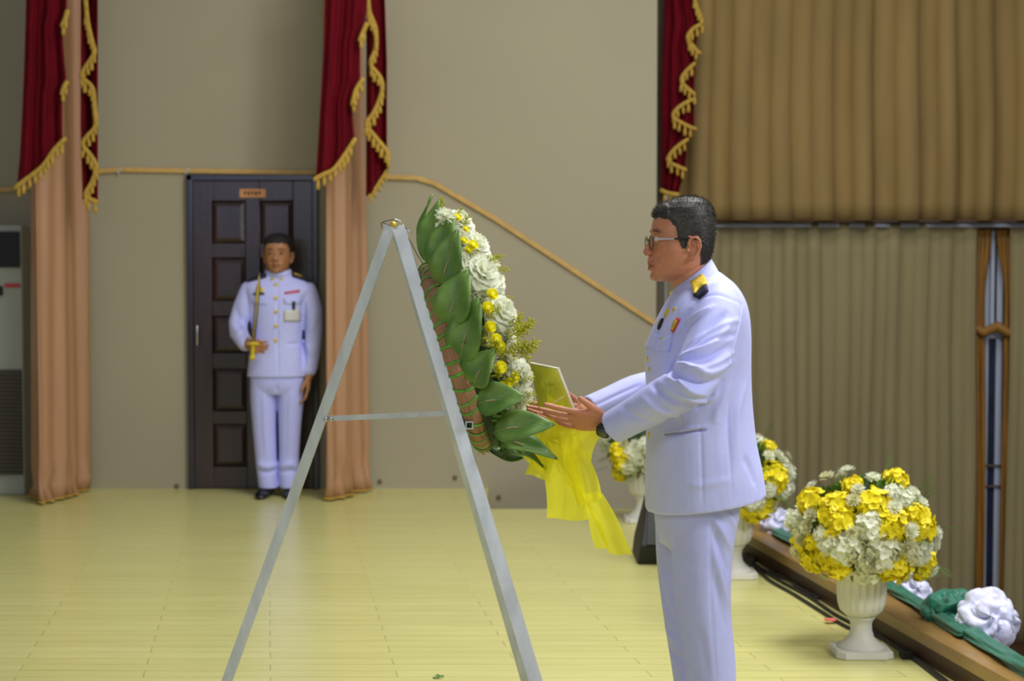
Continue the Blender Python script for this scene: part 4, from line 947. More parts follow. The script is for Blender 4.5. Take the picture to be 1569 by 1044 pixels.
obj('blade', *loft([[G(388, 524, -.28) + Vector(q) for q in ((-.014, 0, 0), (0, -.005, 0), (.014, 0, 0), (0, .005, 0))], [G(396, 440, -.28) + Vector(q) for q in ((-.012, 0, 0), (0, -.004, 0), (.012, 0, 0), (0, .004, 0))], [G(398, 417, -.28) + Vector(q) for q in ((-.002, 0, 0), (0, -.001, 0), (.002, 0, 0), (0, .001, 0))]]), M['steel'], sw)
obj('hilt', *join(tube([G(387, 545, -.27), G(388, 527, -.28)], .015, 12), ball(G(388, 527, -.28), (.045, .035, .014)), ball(G(386.5, 548, -.27), .02)), M['brass'], sw)
obj('blade_gilding', *tube([G(393.5, 462, -.287), G(397, 424, -.287)], [.008, .004], 8), M['brass'], sw)
# ================================================================ EASEL, WREATH
def sqtube(a, b, w_=.028, hollow=True, up=(0, 1, 0)):
    a = Vector(a); b = Vector(b); t = (b - a).normalized(); u = Vector(up); u = (u - t * u.dot(t)).normalized(); v = t.cross(u)
    r = lambda p, h: [p + u * h + v * h, p - u * h + v * h, p - u * h - v * h, p + u * h - v * h]
    h = w_ / 2; i = h - .003
    return loft([r(a + t * .05, i), r(a, i), r(a, h), r(b, h), r(b, i), r(b - t * .05, i)])
def extend(a, b, z=0.0):
    a = Vector(a); b = Vector(b); t = (z - a.z) / (b.z - a.z); return a + (b - a) * t
ez = thing('easel', 'aluminium tube tripod easel holding up the flower wreath', 'easel', (P(600, 500, 4.6).x, 4.55, 0))
ta, tb_, tcx = P(599, 345, 4.60), P(611, 349, 4.53), P(606, 348, 4.66)
fa, fb2, fc = extend(ta, P(348, 1044, 4.60)), extend(tb_, P(821, 1044, 4.26)), extend(tcx, P(806, 1044, 4.90))
obj('leg', *sqtube(fa, ta, .028), M['alu'], ez, label='single rear leg of the easel', smooth=False)
obj('leg', *sqtube(fb2, tb_, .032), M['alu'], ez, label='near front leg of the easel', smooth=False)
obj('leg', *sqtube(fc, tcx, .028), M['alu'], ez, label='far front leg of the easel', smooth=False)
for f_, o_l in ((fa, 'rear'), (fb2, 'near'), (fc, 'far')): obj('rubber_foot', *tube([f_ + Vector((0, 0, .0)), f_ + Vector((0, 0, .02))], .02, 12, dome=False), M['rubber'], ez)
lj = P(500, 642, 4.60); rj = P(692, 633, 4.58)
br_ = obj('brace', *bar(lj, rj, .004, .014), M['alu'], ez, label='thin flat brace between the rear leg and the front legs', smooth=False)
obj('brace_bolt', *tube([lj + Vector((0, -.02, 0)), lj + Vector((0, .02, 0))], .006, 8), M['steel'], ez)
obj('brace_bolt', *tube([lj + Vector((.014, -.012, 0)), lj + Vector((.014, .012, 0))], .005, 8), M['steel'], ez)
ta_d = (tb_ - fb2).normalized()
def on_leg(a, b, z): a = Vector(a); b = Vector(b); return a + (b - a) * ((z - a.z) / (b.z - a.z))
zc = P(713, 651, 4.4).z
ca, cb2 = on_leg(fb2, tb_, zc) + Vector((.03, -.03, 0)), on_leg(fc, tcx, zc) + Vector((.03, .03, 0))
obj('crossbar', *sqtube(ca, cb2, .020, up=(1, 0, 0)), M['alu'], ez, label='square crossbar the wreath rests on', smooth=False)
ht = (ta + tb_) / 2
obj('hinge_bolt', *join(tube([P(603, 343, 4.50), P(603, 343, 4.68)], .005, 8), ball(P(603, 344, 4.50), .008)), M['brass'], ez)
wires = [[(585, 350), (584, 342), (590, 339), (605, 336), (607, 341)], [(605, 336), (612, 338), (617, 344), (620, 350), (632, 357)], [(618, 346), (625, 352), (631, 356)], [(604, 346), (608, 358), (611, 368)], [(622, 360), (630, 372), (640, 392), (648, 404)], [(586, 341), (596, 345), (604, 347)]]
for q in wires:
    obj('wire', *tube([P(a, b, 4.52 + .01 * (i % 2)) for i, (a, b) in enumerate(q)], .0011, 6), M['rubber'] if q is not wires[1] else M['steel'], ez)

# wreath frame: a up along the ring, n outward to the flower side, b towards the camera
WC = P(699, 547, 4.60)
av = (P(652, 398, 4.6) - P(746, 692, 4.6)).normalized()
nv = Vector((av.z, 0, -av.x)); nv = (nv * math.cos(math.radians(2)) + Vector((0, 1, 0)) * math.sin(math.radians(2))).normalized()
bv = (nv.cross(av)).normalized()
if bv.y > 0: bv = -bv
RM = .238; RT = .029
wr = thing('flower_wreath', 'wreath of white and yellow flowers with big green leaves and yellow bow, on the easel', 'wreath', WC - Vector((0, 0, .3)))
def WP(r, phi, h=0.0): return WC + (av * math.sin(phi) + bv * math.cos(phi)) * r + nv * h
# straw ring with lengthwise uv
nU, nV = 160, 20; rings = []
for i in range(nU):
    ph = 2 * pi * i / nU; rr = RT * (1 + .035 * math.sin(ph * 37) + .03 * math.sin(ph * 11 + 1))
    rings.append([WP(RM + rr * math.cos(q), ph, rr * math.sin(q)) for q in [2 * pi * j / nV for j in range(nV)]])
V = [p for r in rings for p in r]; Fc = [(i * nV + j, i * nV + (j + 1) % nV, ((i + 1) % nU) * nV + (j + 1) % nV, ((i + 1) % nU) * nV + j) for i in range(nU) for j in range(nV)]
so = obj('straw_ring', V, Fc, M['straw'], wr, label='bound brown straw ring')
uvl = so.data.uv_layers.new(name='UVMap'); li = 0
for k, (i, j) in enumerate([(i, j) for i in range(nU) for j in range(nV)]):
    for du, dv in ((0, 0), (0, 1), (1, 1), (1, 0)):
        uvl.data[li].uv = ((i + du) / nU * 6, (j + dv) / nV); li += 1
rnd = random.Random(11)
for k in range(44):
    ph = 2 * pi * (k + rnd.uniform(-.15, .15)) / 44; sk = rnd.uniform(-.05, .05); r_ = RT * 1.05
    pts_ = [WP(RM + r_ * math.cos(q), ph + sk * math.sin(q), r_ * math.sin(q)) for q in [2 * pi * j / 20 for j in range(21)]]
    obj('binding_tie', *tube(pts_, [(.0036, .0014)] * 21, 6, up=tuple(av * math.cos(ph) - bv * math.sin(ph)), dome=False), M['tie'], wr)
# loose straw ends at the lowest point
sv = []
for k in range(60):
    ph = -pi / 2 + rnd.uniform(-.25, .25); p = WP(RM + RT * .9, ph, rnd.uniform(-.02, .01)); q = p - av * rnd.uniform(.004, .012) + Vector((rnd.uniform(-.008, .008), rnd.uniform(-.008, .008), 0))
    sv.append(tube([p, q], .0007, 4, dome=False))
obj('loose_straw', *join(*sv), M['pin'], wr)['kind'] = 'stuff'

def leaf_geo(base, tip, width, nrm, fold=.35, bend=.12, asym=0.0, twist=0.0):
    base, tip = Vector(base), Vector(tip); d = tip - base; L = d.length; t = d / L
    nn = Vector(nrm); nn = (nn - t * nn.dot(t)).normalized(); s = t.cross(nn); nu, nvv = 12, 6; V = []
    for i in range(nu + 1):
        u = i / nu; wdt = width / 2 * (math.sin(pi * min(1, u ** .8 * 1.0)) ** .75 if 0 < u < 1 else 0.02) * (1.1 - .25 * u)
        c = base + d * u + nn * (-bend * L * (u - .3) ** 2)
        tw = twist * u; s2 = s * math.cos(tw) + nn * math.sin(tw); n2 = nn * math.cos(tw) - s * math.sin(tw)
        for j in range(nvv + 1):
            v = j / nvv * 2 - 1; ww = wdt * (1 + asym * v)
            V.append(c + s2 * (v * ww) + n2 * (fold * abs(v) * ww + .004 * math.sin(9 * u + 3 * v)))
    m_ = nvv + 1; Fc = [(i * m_ + j, i * m_ + j + 1, (i + 1) * m_ + j + 1, (i + 1) * m_ + j) for i in range(nu) for j in range(nvv)]
    mid = [V[i * m_ + nvv // 2] + nn * .0008 for i in range(nu)]
    return V, Fc, mid
LEAVES = [  # base px, base Y, tip px, tip Y, width px, normal, fold
    (642, 398, 4.62, 645, 296, 4.64, 16, (-.8, -.6, 0), .5, .0),
    (652, 405, 4.50, 664, 300, 4.54, 40, (-.35, -.9, .1), .20, .1),
    (662, 418, 4.44, 685, 326, 4.44, 42, (-.3, -.95, .1), .25, .1),
    (672, 440, 4.40, 693, 352, 4.38, 46, (-.2, -.95, .1), .25, .15),
    (680, 500, 4.35, 708, 412, 4.34, 54, (-.3, -.9, .15), .30, .1),
    (699, 556, 4.335, 724, 456, 4.32, 52, (-.3, -.9, .2), .30, .1),
    (720, 592, 4.335, 748, 536, 4.31, 52, (-.4, -.85, .3), .45, .1),
    (724, 620, 4.34, 797, 604, 4.30, 46, (-.2, -.9, .4), .35, .1),
    (750, 662, 4.36, 842, 645, 4.32, 44, (.05, -.9, .45), .30, .15),
    (762, 676, 4.44, 849, 692, 4.38, 34, (.1, -.7, .7), .30, .2),
    (770, 684, 4.52, 840, 712, 4.50, 16, (.1, -.5, .8), .40, .2),
    (758, 690, 4.60, 830, 704, 4.62, 34, (0, -.3, .9), .3, .2)]
def add_leaf(base, tip, wd_, nrm, fold, tw, bend=.35, pins=True, asym=0):
    V, Fc, mid = leaf_geo(base, tip, wd_, nrm, fold, bend, asym, tw)
    o = obj('leaf', V, Fc, M['leaf'], wr, solid=.0012)
    obj('midrib', *tube(mid[:-1], [.0011 - .00006 * i for i in range(len(mid) - 1)], 6), M['leafrib'], o)
    if pins:
        nn = Vector(nrm).normalized(); a = mid[3] + nn * .004; b = mid[5] + nn * .004
        obj('pin', *tube([a, b], .0013, 6), M['pin'], o)
for x0, y0, Y0, x1, y1, Y1, wd_, nr, fo, tw in LEAVES:
    add_leaf(P(x0 + 5, y0, Y0), P(x1 + 3, y1, Y1), wd_ * 1.12 / 568.0, Vector(nr), fo, tw)
# the far half of the collar of leaves, same build round the ring
for k in range(13):
    ph = math.radians(100 + k * 13.5); rad = (av * math.sin(ph) + bv * math.cos(ph)); base = WP(RM + .03, ph, .0)
    up_ = (rad * .35 + nv * .8 + av * (.7 if k < 8 else -.1)).normalized()
    add_leaf(base, base + up_ * .15, .085, rad, .3, .1, pins=False)

# ---------------------------------------------------------------- flower heads
def petal(base, d, up, L, w_, curl, cup=.25, n=3, tipw=.6):
    """strip of quads"""
    V = []; Fc = []; s = d.cross(up).normalized(); p = Vector(base); ang = 0
    for i in range(n + 1):
        u = i / n; ww = w_ * (.35 + .65 * math.sin(pi * min(1, u * .75 + .12))) * (tipw if i == n else 1) / 2
        V += [p - s * ww + up * (cup * ww), p + Vector((0, 0, 0)), p + s * ww + up * (cup * ww)]
        dd_ = d * math.cos(ang) + up * math.sin(ang); p = p + dd_ * (L / n); ang += curl / n
    for i in range(n):
        a = i * 3; Fc += [(a, a + 1, a + 4, a + 3), (a + 1, a + 2, a + 5, a + 4)]
    return V, Fc
def mum(layers=6, R=.03, seed=0, pw=.0065):
    rnd = random.Random(seed); parts = []
    for k in range(layers):
        t = k / (layers - 1); n = int(8 + 10 * t); el = math.radians(78 - 80 * t)
        for i in range(n):
            a = 2 * pi * (i + .5 * (k % 2)) / n + rnd.uniform(-.12, .12); e = el + rnd.uniform(-.15, .15)
            h = Vector((math.cos(a), math.sin(a), 0)); d = h * math.cos(e) + Vector((0, 0, 1)) * math.sin(e); up = -h * math.sin(e) + Vector((0, 0, 1)) * math.cos(e)
            parts.append(petal(h * .003 + Vector((0, 0, .004)), d, up, R * (.55 + .5 * t) * rnd.uniform(.9, 1.1), pw * rnd.uniform(.85, 1.2), .9 - .3 * t, .5, 3))
    parts.append(ball((0, 0, .006), (.008, .008, .007), 8, 6))
    return join(*parts)
def rose(R=.04, seed=0, layers=5, ruffle=.12):
    rnd = random.Random(seed); parts = []
    for k in range(layers):
        t = k / (layers - 1); n = 3 + k; el = math.radians(84 - 66 * t)
        for i in range(n):
            a = 2 * pi * (i + .37 * k) / n + rnd.uniform(-.15, .15); h = Vector((math.cos(a), math.sin(a), 0)); sd = Vector((-h.y, h.x, 0)); V = []; nu, nw = 5, 6
            w_ = R * (.75 + .55 * t); L = R * (.95 + .15 * t)
            for u in range(nu + 1):
                uu = u / nu; e = el + (-.55 * uu * uu * (.5 + t)) ; rr = R * (.06 + .22 * t) + L * uu * math.cos(e); z = L * uu * math.sin(e) * (1.0 - .15 * t)
                for v in range(nw + 1):
                    vv = v / nw * 2 - 1; ww = w_ * math.sin(pi * (.18 + .62 * uu)) * vv
                    wrap = (vv * vv) * R * .28 * (1 - .5 * t)
                    V.append(h * (rr - wrap) + sd * ww + Vector((0, 0, z + R * ruffle * uu * math.sin(vv * 7 + a * 3 + k))))
            m_ = nw + 1; parts.append((V, [(u * m_ + v, u * m_ + v + 1, (u + 1) * m_ + v + 1, (u + 1) * m_ + v) for u in range(nu) for v in range(nw)]))
    return join(*parts)
def hydrangea(R=.055, n=46, seed=0, fs=.017):
    rnd = random.Random(seed); parts = [ball((0, 0, R * .05), R * .55, 10, 8)]
    for k in range(n):
        z = 1 - 1.25 * (k + .5) / n; a = k * 2.39996; r = math.sqrt(max(0, 1 - z * z)); d = Vector((r * math.cos(a), r * math.sin(a), z)).normalized()
        c = d * R * rnd.uniform(.70, 1.02); d = (d + Vector((rnd.gauss(0, .25), rnd.gauss(0, .25), rnd.gauss(0, .25)))).normalized(); u = d.orthogonal().normalized(); u = Matrix.Rotation(rnd.uniform(0, 6), 3, d) @ u; v = d.cross(u)
        for q in range(4):
            b = q * pi / 2 + rnd.uniform(-.15, .15); h = u * math.cos(b) + v * math.sin(b)
            parts.append(petal(c, (h + d * .5).normalized(), d, fs * rnd.uniform(.85, 1.2), fs * 1.05, -.3, .15, 2, .85))
    return join(*parts)
def button(R=.0140, seed=0):
    rnd = random.Random(seed); parts = [ball((0, 0, .004), (R * .5, R * .5, R * .28), 10, 6)]
    for k in range(3):
        for i in range(14):
            a = 2 * pi * (i + .5 * k) / 14; e = math.radians(50 - 20 * k); h = Vector((math.cos(a), math.sin(a), 0))
            d = h * math.cos(e) + Vector((0, 0, math.sin(e))); up = -h * math.sin(e) + Vector((0, 0, math.cos(e)))
            parts.append(petal(h * R * .25, d, up, R * .8, R * .42, .3, .2, 2, .9))
    return join(*parts)
def fern(L=.10, seed=0, n=9, w_=.024):
    rnd = random.Random(seed); parts = []; pts_ = [Vector((L * .12 * math.sin(1.4 * t), 0, L * t)) for t in [i / 6 for i in range(7)]]
    parts.append(tube(pts_, .0009, 5))
    for k in range(n):
        t = .12 + .86 * k / n; p = Vector((L * .12 * math.sin(1.4 * t), 0, L * t)); ln = w_ * math.sin(pi * (1 - t) * .75 + .25) * rnd.uniform(.8, 1.1)
        for s in (1, -1):
            d = Vector((rnd.uniform(-.2, .2), s, .75)).normalized(); parts.append(petal(p, d, Vector((1, 0, 0)), ln, .0024, .2, .2, 2, .3))
            for m_ in (.5,): parts.append(petal(p + d * ln * m_, (d + Vector((0, -s * .2, .9))).normalized(), Vector((1, 0, 0)), ln * .3, .003, .1, .2, 1, .3))
    return join(*parts)
def goldenrod(L=.045, seed=0):
    rnd = random.Random(seed); parts = [tube([(0, 0, 0), (.003, 0, L * .5), (.008, 0, L)], .0008, 5)]
    for k in range(13):
        t = .15 + .85 * k / 13; a = k * 2.4; b = Vector((.006 * t, 0, L * t)); d = Vector((math.cos(a) * .8, math.sin(a) * .8, .55)).normalized(); bl = L * .38 * (1.1 - t * .6)
        parts.append(tube([b, b + d * bl], .0006, 4, dome=False))
        for m_ in range(7): parts.append(ball(b + d * (bl * (m_ + 1) / 7) + Vector((rnd.uniform(-.002, .002), rnd.uniform(-.002, .002), rnd.uniform(0, .003))), rnd.uniform(.0016, .0028), 6, 4))
    return join(*parts)
def mk_mesh(n, g, m): return mesh(n, g[0], g[1], m)
FM = dict(mum=[mk_mesh('mum', mum(6, .030, s), M['white_fl']) for s in range(2)], cmum=[mk_mesh('mum', mum(5, .027, 5 + s, .008), M['cream_fl']) for s in range(2)],
          rose=[mk_mesh('rose', rose(.040, s), M['white_fl']) for s in range(2)], wh=[mk_mesh('wh', hydrangea(.058, 52, s, .019), M['white_fl']) for s in range(2)],
          yh=[mk_mesh('yh', hydrangea(.058, 42, 8 + s, .024), M['yellow_fl']) for s in range(2)], but=[mk_mesh('but', button(), M['button_fl'])],
          fern=[mk_mesh('fern', fern(.11, s), M['fern']) for s in range(2)], gold=[mk_mesh('gold', goldenrod(.07, s), M['solid']) for s in range(2)])
NM = dict(mum='white_chrysanthemum', cmum='cream_chrysanthemum', rose='white_rose', wh='white_hydrangea', yh='yellow_hydrangea', but='yellow_button_flower', fern='fern_sprig', gold='goldenrod_sprig')
def put(kind, p, d, s, root, rnd):
    q = Vector(d).normalized().to_track_quat('Z', 'Y') @ Matrix.Rotation(rnd.uniform(0, 6.28), 4, 'Z').to_quaternion()
    return inst(NM[kind], rnd.choice(FM[kind]), p, q, s, root)
# cushion under the wreath's flowers
rnd = random.Random(21); rings = []
for k in range(12):
    q = k / 11 * pi / 2; rings.append([WC + (av * math.sin(a) + bv * math.cos(a)) * (.262 * math.cos(q) * (1 + .05 * math.sin(5 * a + k)) + .004) + nv * (.02 + .085 * math.sin(q)) for a in [2 * pi * i / 40 for i in range(40)]])
obj('moss_cushion', *loft(rings), M['dkfol'], wr)
fl = []
for k in range(420):
    a = rnd.uniform(0, 2 * pi); q = rnd.uniform(0, 1.4); c = WC + (av * math.sin(a) + bv * math.cos(a)) * (.262 * math.cos(q)) + nv * (.02 + .085 * math.sin(q))
    d = ((av * math.sin(a) + bv * math.cos(a)) * math.cos(q) * .6 + nv + Vector((rnd.gauss(0, .5), rnd.gauss(0, .5), rnd.gauss(0, .5)))).normalized()
    fl.append(petal(c, d, d.orthogonal().normalized(), rnd.uniform(.02, .045), .012, .4, .2, 2, .3))
obj('small_leaves', *join(*fl), M['fern'], wr)['kind'] = 'stuff'
# heads seen in the photograph: kind, px, py, depth, scale
VIS = [('rose', 704, 336, 4.52, 1.05), ('rose', 692, 346, 4.50, .8), ('mum', 690, 328, 4.57, .7), ('rose', 731, 371, 4.50, 1.0), ('mum', 706, 362, 4.47, .9), ('mum', 712, 392, 4.44, 1.0), ('cmum', 722, 385, 4.46, .9),
       ('mum', 713, 408, 4.42, 1.05), ('rose', 741, 417, 4.42, 1.2), ('rose', 757, 425, 4.50, 1.0), ('mum', 729, 444, 4.40, 1.0), ('mum', 752, 402, 4.50, .9), ('mum', 733, 458, 4.41, .8), ('rose', 771, 476, 4.42, 1.15), ('mum', 762, 500, 4.42, 1.0), ('mum', 776, 505, 4.46, 1.0),
       ('cmum', 744, 515, 4.38, .9), ('mum', 752, 552, 4.39, .85), ('mum', 781, 528, 4.46, .9), ('cmum', 786, 556, 4.46, .9), ('rose', 803, 577, 4.44, .95), ('mum', 803, 607, 4.42, .95), ('mum', 796, 622, 4.42, .7), ('cmum', 779, 572, 4.42, .7), ('mum', 768, 548, 4.44, .8),
       ('but', 703, 329, 4.47, .9), ('but', 727, 372, 4.44, 1.1), ('but', 716, 347, 4.46, .7), ('but', 713, 365, 4.42, .8), ('but', 757, 449, 4.38, 1.2), ('but', 750, 470, 4.36, 1.25), ('but', 754, 500, 4.36, 1.2), ('but', 763, 519, 4.35, 1.15), ('but', 770, 530, 4.38, 1.1),
       ('but', 770, 563, 4.34, 1.25), ('but', 792, 579, 4.38, 1.1), ('but', 783, 587, 4.36, 1.0), ('but', 773, 590, 4.38, .7), ('but', 720, 379, 4.43, .8)]
ctr = WC - nv * .05
rv = random.Random(77); UP_ = [(702, 330, 4.52), (733, 392, 4.43), (764, 440, 4.42), (784, 500, 4.44), (806, 590, 4.43), (800, 640, 4.42)]
for k in range(34):       # more small heads filling between the large ones
    t = rv.uniform(0, 5); i = int(t); u = t - i; a_, b_ = UP_[i], UP_[i + 1]
    x = a_[0] + (b_[0] - a_[0]) * u - rv.uniform(2, 34) * (.5 + .5 * math.sin(pi * (t + .3) / 5.6)); y = a_[1] + (b_[1] - a_[1]) * u + rv.uniform(-8, 14)
    VIS.append((rv.choice(['mum', 'cmum', 'mum']), x, y, 4.46 + rv.uniform(-.03, .05), rv.uniform(.6, .95)))
for kd, x, y, Yd, s in VIS:
    p = P(x, y, Yd); d = (p - ctr).normalized() + nv * .45 + Vector((0, -.75 if kd == 'but' else -.35, 0)); put(kd, p - d.normalized() * .012, d, s * {'rose': .86, 'mum': 1.18, 'cmum': 1.1}.get(kd, 1), wr, rnd)
for x, y, Yd, dx, dy in [(692, 322, 4.52, -.1, 1), (766, 394, 4.5, 1, .3), (757, 398, 4.45, .9, .35), (768, 412, 4.5, 1, .15), (775, 455, 4.46, 1, .1), (712, 330, 4.5, .5, .9), (795, 520, 4.44, .6, .8), (790, 535, 4.42, .9, .3), (785, 505, 4.42, .7, .8), (788, 515, 4.42, .8, .6), (780, 525, 4.40, .5, .9), (792, 545, 4.41, .9, .5), (786, 552, 4.40, .4, .9), (774, 556, 4.37, -.3, .8), (775, 545, 4.38, .6, .5), (770, 545, 4.36, -.5, .6), (800, 548, 4.42, .8, .5),
                         (812, 578, 4.42, .9, .2), (815, 600, 4.42, 1, 0), (815, 612, 4.40, 1, -.1), (800, 655, 4.42, 1, 0), (785, 595, 4.38, .2, .4), (770, 585, 4.36, -.2, .4), (745, 490, 4.38, .5, .5), (722, 345, 4.46, .4, .9)]:
    o_in = y < 460 or x > 805; put('gold', P(x - (14 if o_in else 4), y + (5 if o_in else 0), Yd), Vector((dx, -.3, dy)), rnd.uniform(.7, 1.05) * (.62 if o_in else 1), wr, rnd)
for k in range(64):       # the rest of the dome, towards the front and the far side
    a = rnd.uniform(0, 2 * pi); q = math.acos(rnd.uniform(.05, .97)); rad = av * math.sin(a) + bv * math.cos(a)
    if (rad * math.cos(q)).dot(bv) > .30: continue
    p = WC + rad * (.27 * math.cos(q) * 1.0) + nv * (.035 + .085 * math.sin(q)); d = rad * math.cos(q) * .6 + nv
    put(rnd.choice(['mum', 'rose', 'mum', 'cmum', 'but', 'gold']), p, d, rnd.uniform(.8, 1.15), wr, rnd)

# bow of yellow chiffon
bow = obj('bow_knot', *ball(P(850, 684, 4.45), (.016, .012, .018), 16, 10), M['chiffon'], wr, label='bright yellow chiffon bow')
def sheet(name, A, B, C_, D_, amp=.012, nf=3.0, nu=16, nw=16, seed=0, along=True, sag=0.0):
    """corners (px,py,Y) in order round the patch"""
    V = []
    for j in range(nu + 1):
        for i in range(nw + 1):
            s, t = i / nw, j / nu
            q = [((A[k] * (1 - s) + B[k] * s) * (1 - t) + (D_[k] * (1 - s) + C_[k] * s) * t) for k in range(3)]
            w_ = amp * math.sin(2 * pi * nf * s + seed + 1.5 * t) * (.35 + .65 * t) + amp * .5 * math.sin(2 * pi * nf * 1.9 * s + 3 * seed + 3 * t)
            V.append(P(q[0] + 2.0 * math.sin(5 * t + seed), q[1] + sag * math.sin(pi * s) + 2.0 * math.sin(6 * s + seed), q[2] + w_))
    m_ = nw + 1; Fc = [(j * m_ + i, j * m_ + i + 1, (j + 1) * m_ + i + 1, (j + 1) * m_ + i) for j in range(nu) for i in range(nw)]
    return obj(name, V, Fc, M['chiffon'], bow)
sheet('bow_loop', (836, 600, 4.54), (888, 650, 4.50), (882, 695, 4.46), (838, 690, 4.48), .016, .9, seed=1)
sheet('bow_loop', (848, 650, 4.50), (921, 660, 4.47), (904, 706, 4.46), (850, 686, 4.45), .014, .8, seed=2)
sheet('bow_loop', (842, 640, 4.56), (862, 682, 4.46), (838, 735, 4.50), (802, 728, 4.55), .014, 1.1, seed=3)
sheet('bow_loop', (800, 700, 4.57), (815, 655, 4.57), (845, 668, 4.53), (838, 728, 4.54), .010, .8, seed=9)
sheet('ribbon_tail', (833, 688, 4.50), (885, 690, 4.50), (904, 797, 4.53), (837, 796, 4.53), .012, .9, seed=4)
sheet('ribbon_tail', (840, 678, 4.44), (900, 692, 4.42), (924, 765, 4.40), (886, 776, 4.43), .016, 1.1, seed=5)
sheet('ribbon_tail', (884, 752, 4.43), (924, 758, 4.40), (972, 852, 4.42), (934, 847, 4.44), .012, .7, seed=6)
sheet('ribbon_tail', (893, 765, 4.46), (918, 800, 4.44), (938, 845, 4.46), (913, 838, 4.49), .008, .6, seed=7)
sheet('ribbon_tail', (846, 660, 4.46), (885, 668, 4.42), (900, 790, 4.42), (850, 715, 4.46), .014, .9, seed=8)
# the card held by the officer
cA, cB, cC, cD = P(811, 556, 4.66), P(854, 564.5, 4.47), P(882.5, 638, 4.475), P(826, 628, 4.66)
crd = thing('memorial_card', 'cream-edged yellow card on the officer\'s fingertips against the wreath', 'card', cC)
cn = (cB - cA).cross(cD - cA).normalized()
if cn.y > 0: cn = -cn
obj('board', *prism([cA, cB, cC, cD], -cn * .006), M['cardedge'], crd, smooth=False)
cc = (cA + cB + cC + cD) / 4; ins = [cc + (p - cc) * .94 + cn * .0015 for p in (cA, cB, cC, cD)]
obj('yellow_face', *prism(ins, -cn * .003), M['card'], crd, smooth=False)
obj('skewer', *tube([P(826, 631, 4.44), P(864, 608, 4.46)], .0014, 6), M['pin'], crd)
put('gold', P(822, 592, 4.50), Vector((1, -.2, .1)), .6, wr, rnd)

# ================================================================ URNS WITH FLOWERS
def make_urn(c, label):
    """c: centre on the floor"""
    root = thing('pedestal_urn', label, 'urn', c, 'white fluted urns along the stage edge')
    x, y = c[0], c[1]; sqr = lambda r, z, cr=.0: [Vector((x + sx * r * k1, y + sy * r * k2, z)) for sx, sy, k1, k2 in ((1, 1, 1, .72), (1, 1, .72, 1), (-1, 1, .72, 1), (-1, 1, 1, .72), (-1, -1, 1, .72), (-1, -1, .72, 1), (1, -1, .72, 1), (1, -1, 1, .72))]
    obj('plinth', *loft([sqr(.106, 0), sqr(.110, .004), sqr(.108, .026), sqr(.100, .030)]), M['urn'], root, smooth=False)
    obj('stem', *lathe([(.094, .028), (.090, .036), (.066, .052), (.050, .070), (.042, .095), (.041, .120), (.048, .140), (.056, .146), (.052, .152), (.040, .158)], (x, y, 0), 32), M['urn'], root)
    U = .82; fl_ = lambda a, z: (-.09 * abs(math.sin(10 * a)) ** .5 if .19 < z < .325 else 0)
    obj('bowl', *lathe([(.040, .150), (.062, .156), (.083, .176), (.093, .205), (.097, .25), (.099, .30), (.100, .325), (.107, .332), (.109, .345), (.100, .350), (.090, .345), (.085, .32)], (x, y, 0), 160, mod=fl_), M['urn'], root)
    return root
def make_bouquet(c, heads, R, label, seed, nrand, group='yellow and white bouquets in the urns'):
    """c: centre; heads: (kind, dx, dz, scale) seen from the camera side in metres"""
    rnd = random.Random(seed); c = Vector(c); rx, ry, rz = R
    root = thing('flower_bouquet', label, 'bouquet', c - Vector((0, 0, rz)), group)
    V, Fc = ball(c, (rx * .74, ry * .74, rz * .74), 28, 18)
    V = [v + (v - c).normalized() * (.03 * noise.noise(v * 18)) for v in V]
    obj('foliage_core', V, Fc, M['dkfol'], root)
    lf = []
    for k in range(900):
        a = rnd.uniform(0, 2 * pi); z = rnd.uniform(-1, 1); r = math.sqrt(1 - z * z); d = Vector((r * math.cos(a), r * math.sin(a), z)); p = c + Vector((d.x * rx, d.y * ry, d.z * rz)) * .72
        dd_ = (d + Vector((rnd.gauss(0, .5), rnd.gauss(0, .5), rnd.gauss(0, .5)))).normalized(); lf.append(petal(p, dd_, dd_.orthogonal().normalized(), rnd.uniform(.03, .06), .014, .4, .2, 2, .3))
    obj('leaves', *join(*lf), M['fern'], root)['kind'] = 'stuff'
    obj('stems', *tube([c - Vector((0, 0, rz * .6)), Vector((c.x, c.y, .33))], [.06, .05], 12), M['dkfol'], root)
    base = Vector((0, 0, 0)); dirs = []
    for kd, dx, dz, s in heads:
        q = 1 - (dx / rx) ** 2 - (dz / rz) ** 2; dy = -math.sqrt(max(0.0, q)) * ry; p = c + Vector((dx, dy, dz)) * .97
        d = Vector((dx / rx / rx, dy / ry / ry, dz / rz / rz)).normalized()
        r0 = .05 * s if kd in ('wh', 'yh') else (.012 if kd in ('mum', 'cmum') else .035)
        put(kd, p - d * r0, d + Vector((0, -.15, .1)), s, root, rnd); dirs.append(Vector((dx / rx, dy / ry, dz / rz)))
    for k in range(nrand):
        for tr_ in range(20):
            a = rnd.uniform(0, 2 * pi); z = rnd.uniform(-.8, 1); r = math.sqrt(1 - z * z); d = Vector((r * math.cos(a), r * math.sin(a), z))
            if heads and d.y < -.25: continue
            if all((d - q).length > .36 for q in dirs): break
        else: continue
        dirs.append(d); kd = rnd.choice(['yh', 'wh', 'mum', 'cmum', 'yh', 'wh', 'cmum', 'mum', 'fern'])
        put(kd, c + Vector((d.x * rx, d.y * ry, d.z * rz)) * (.85 if kd in ('wh', 'yh') else .95), d, rnd.uniform(.85, 1.1) * (1 if kd not in ('fern',) else 1.2), root, rnd)
    return root
def px_heads(L, cx, cy, sc_): return [(k, (x - cx) / sc_, -(y - cy) / sc_, s) for k, x, y, s in L]
Y1 = onfloor(1320, 1012).y + .10; s1 = F / Y1
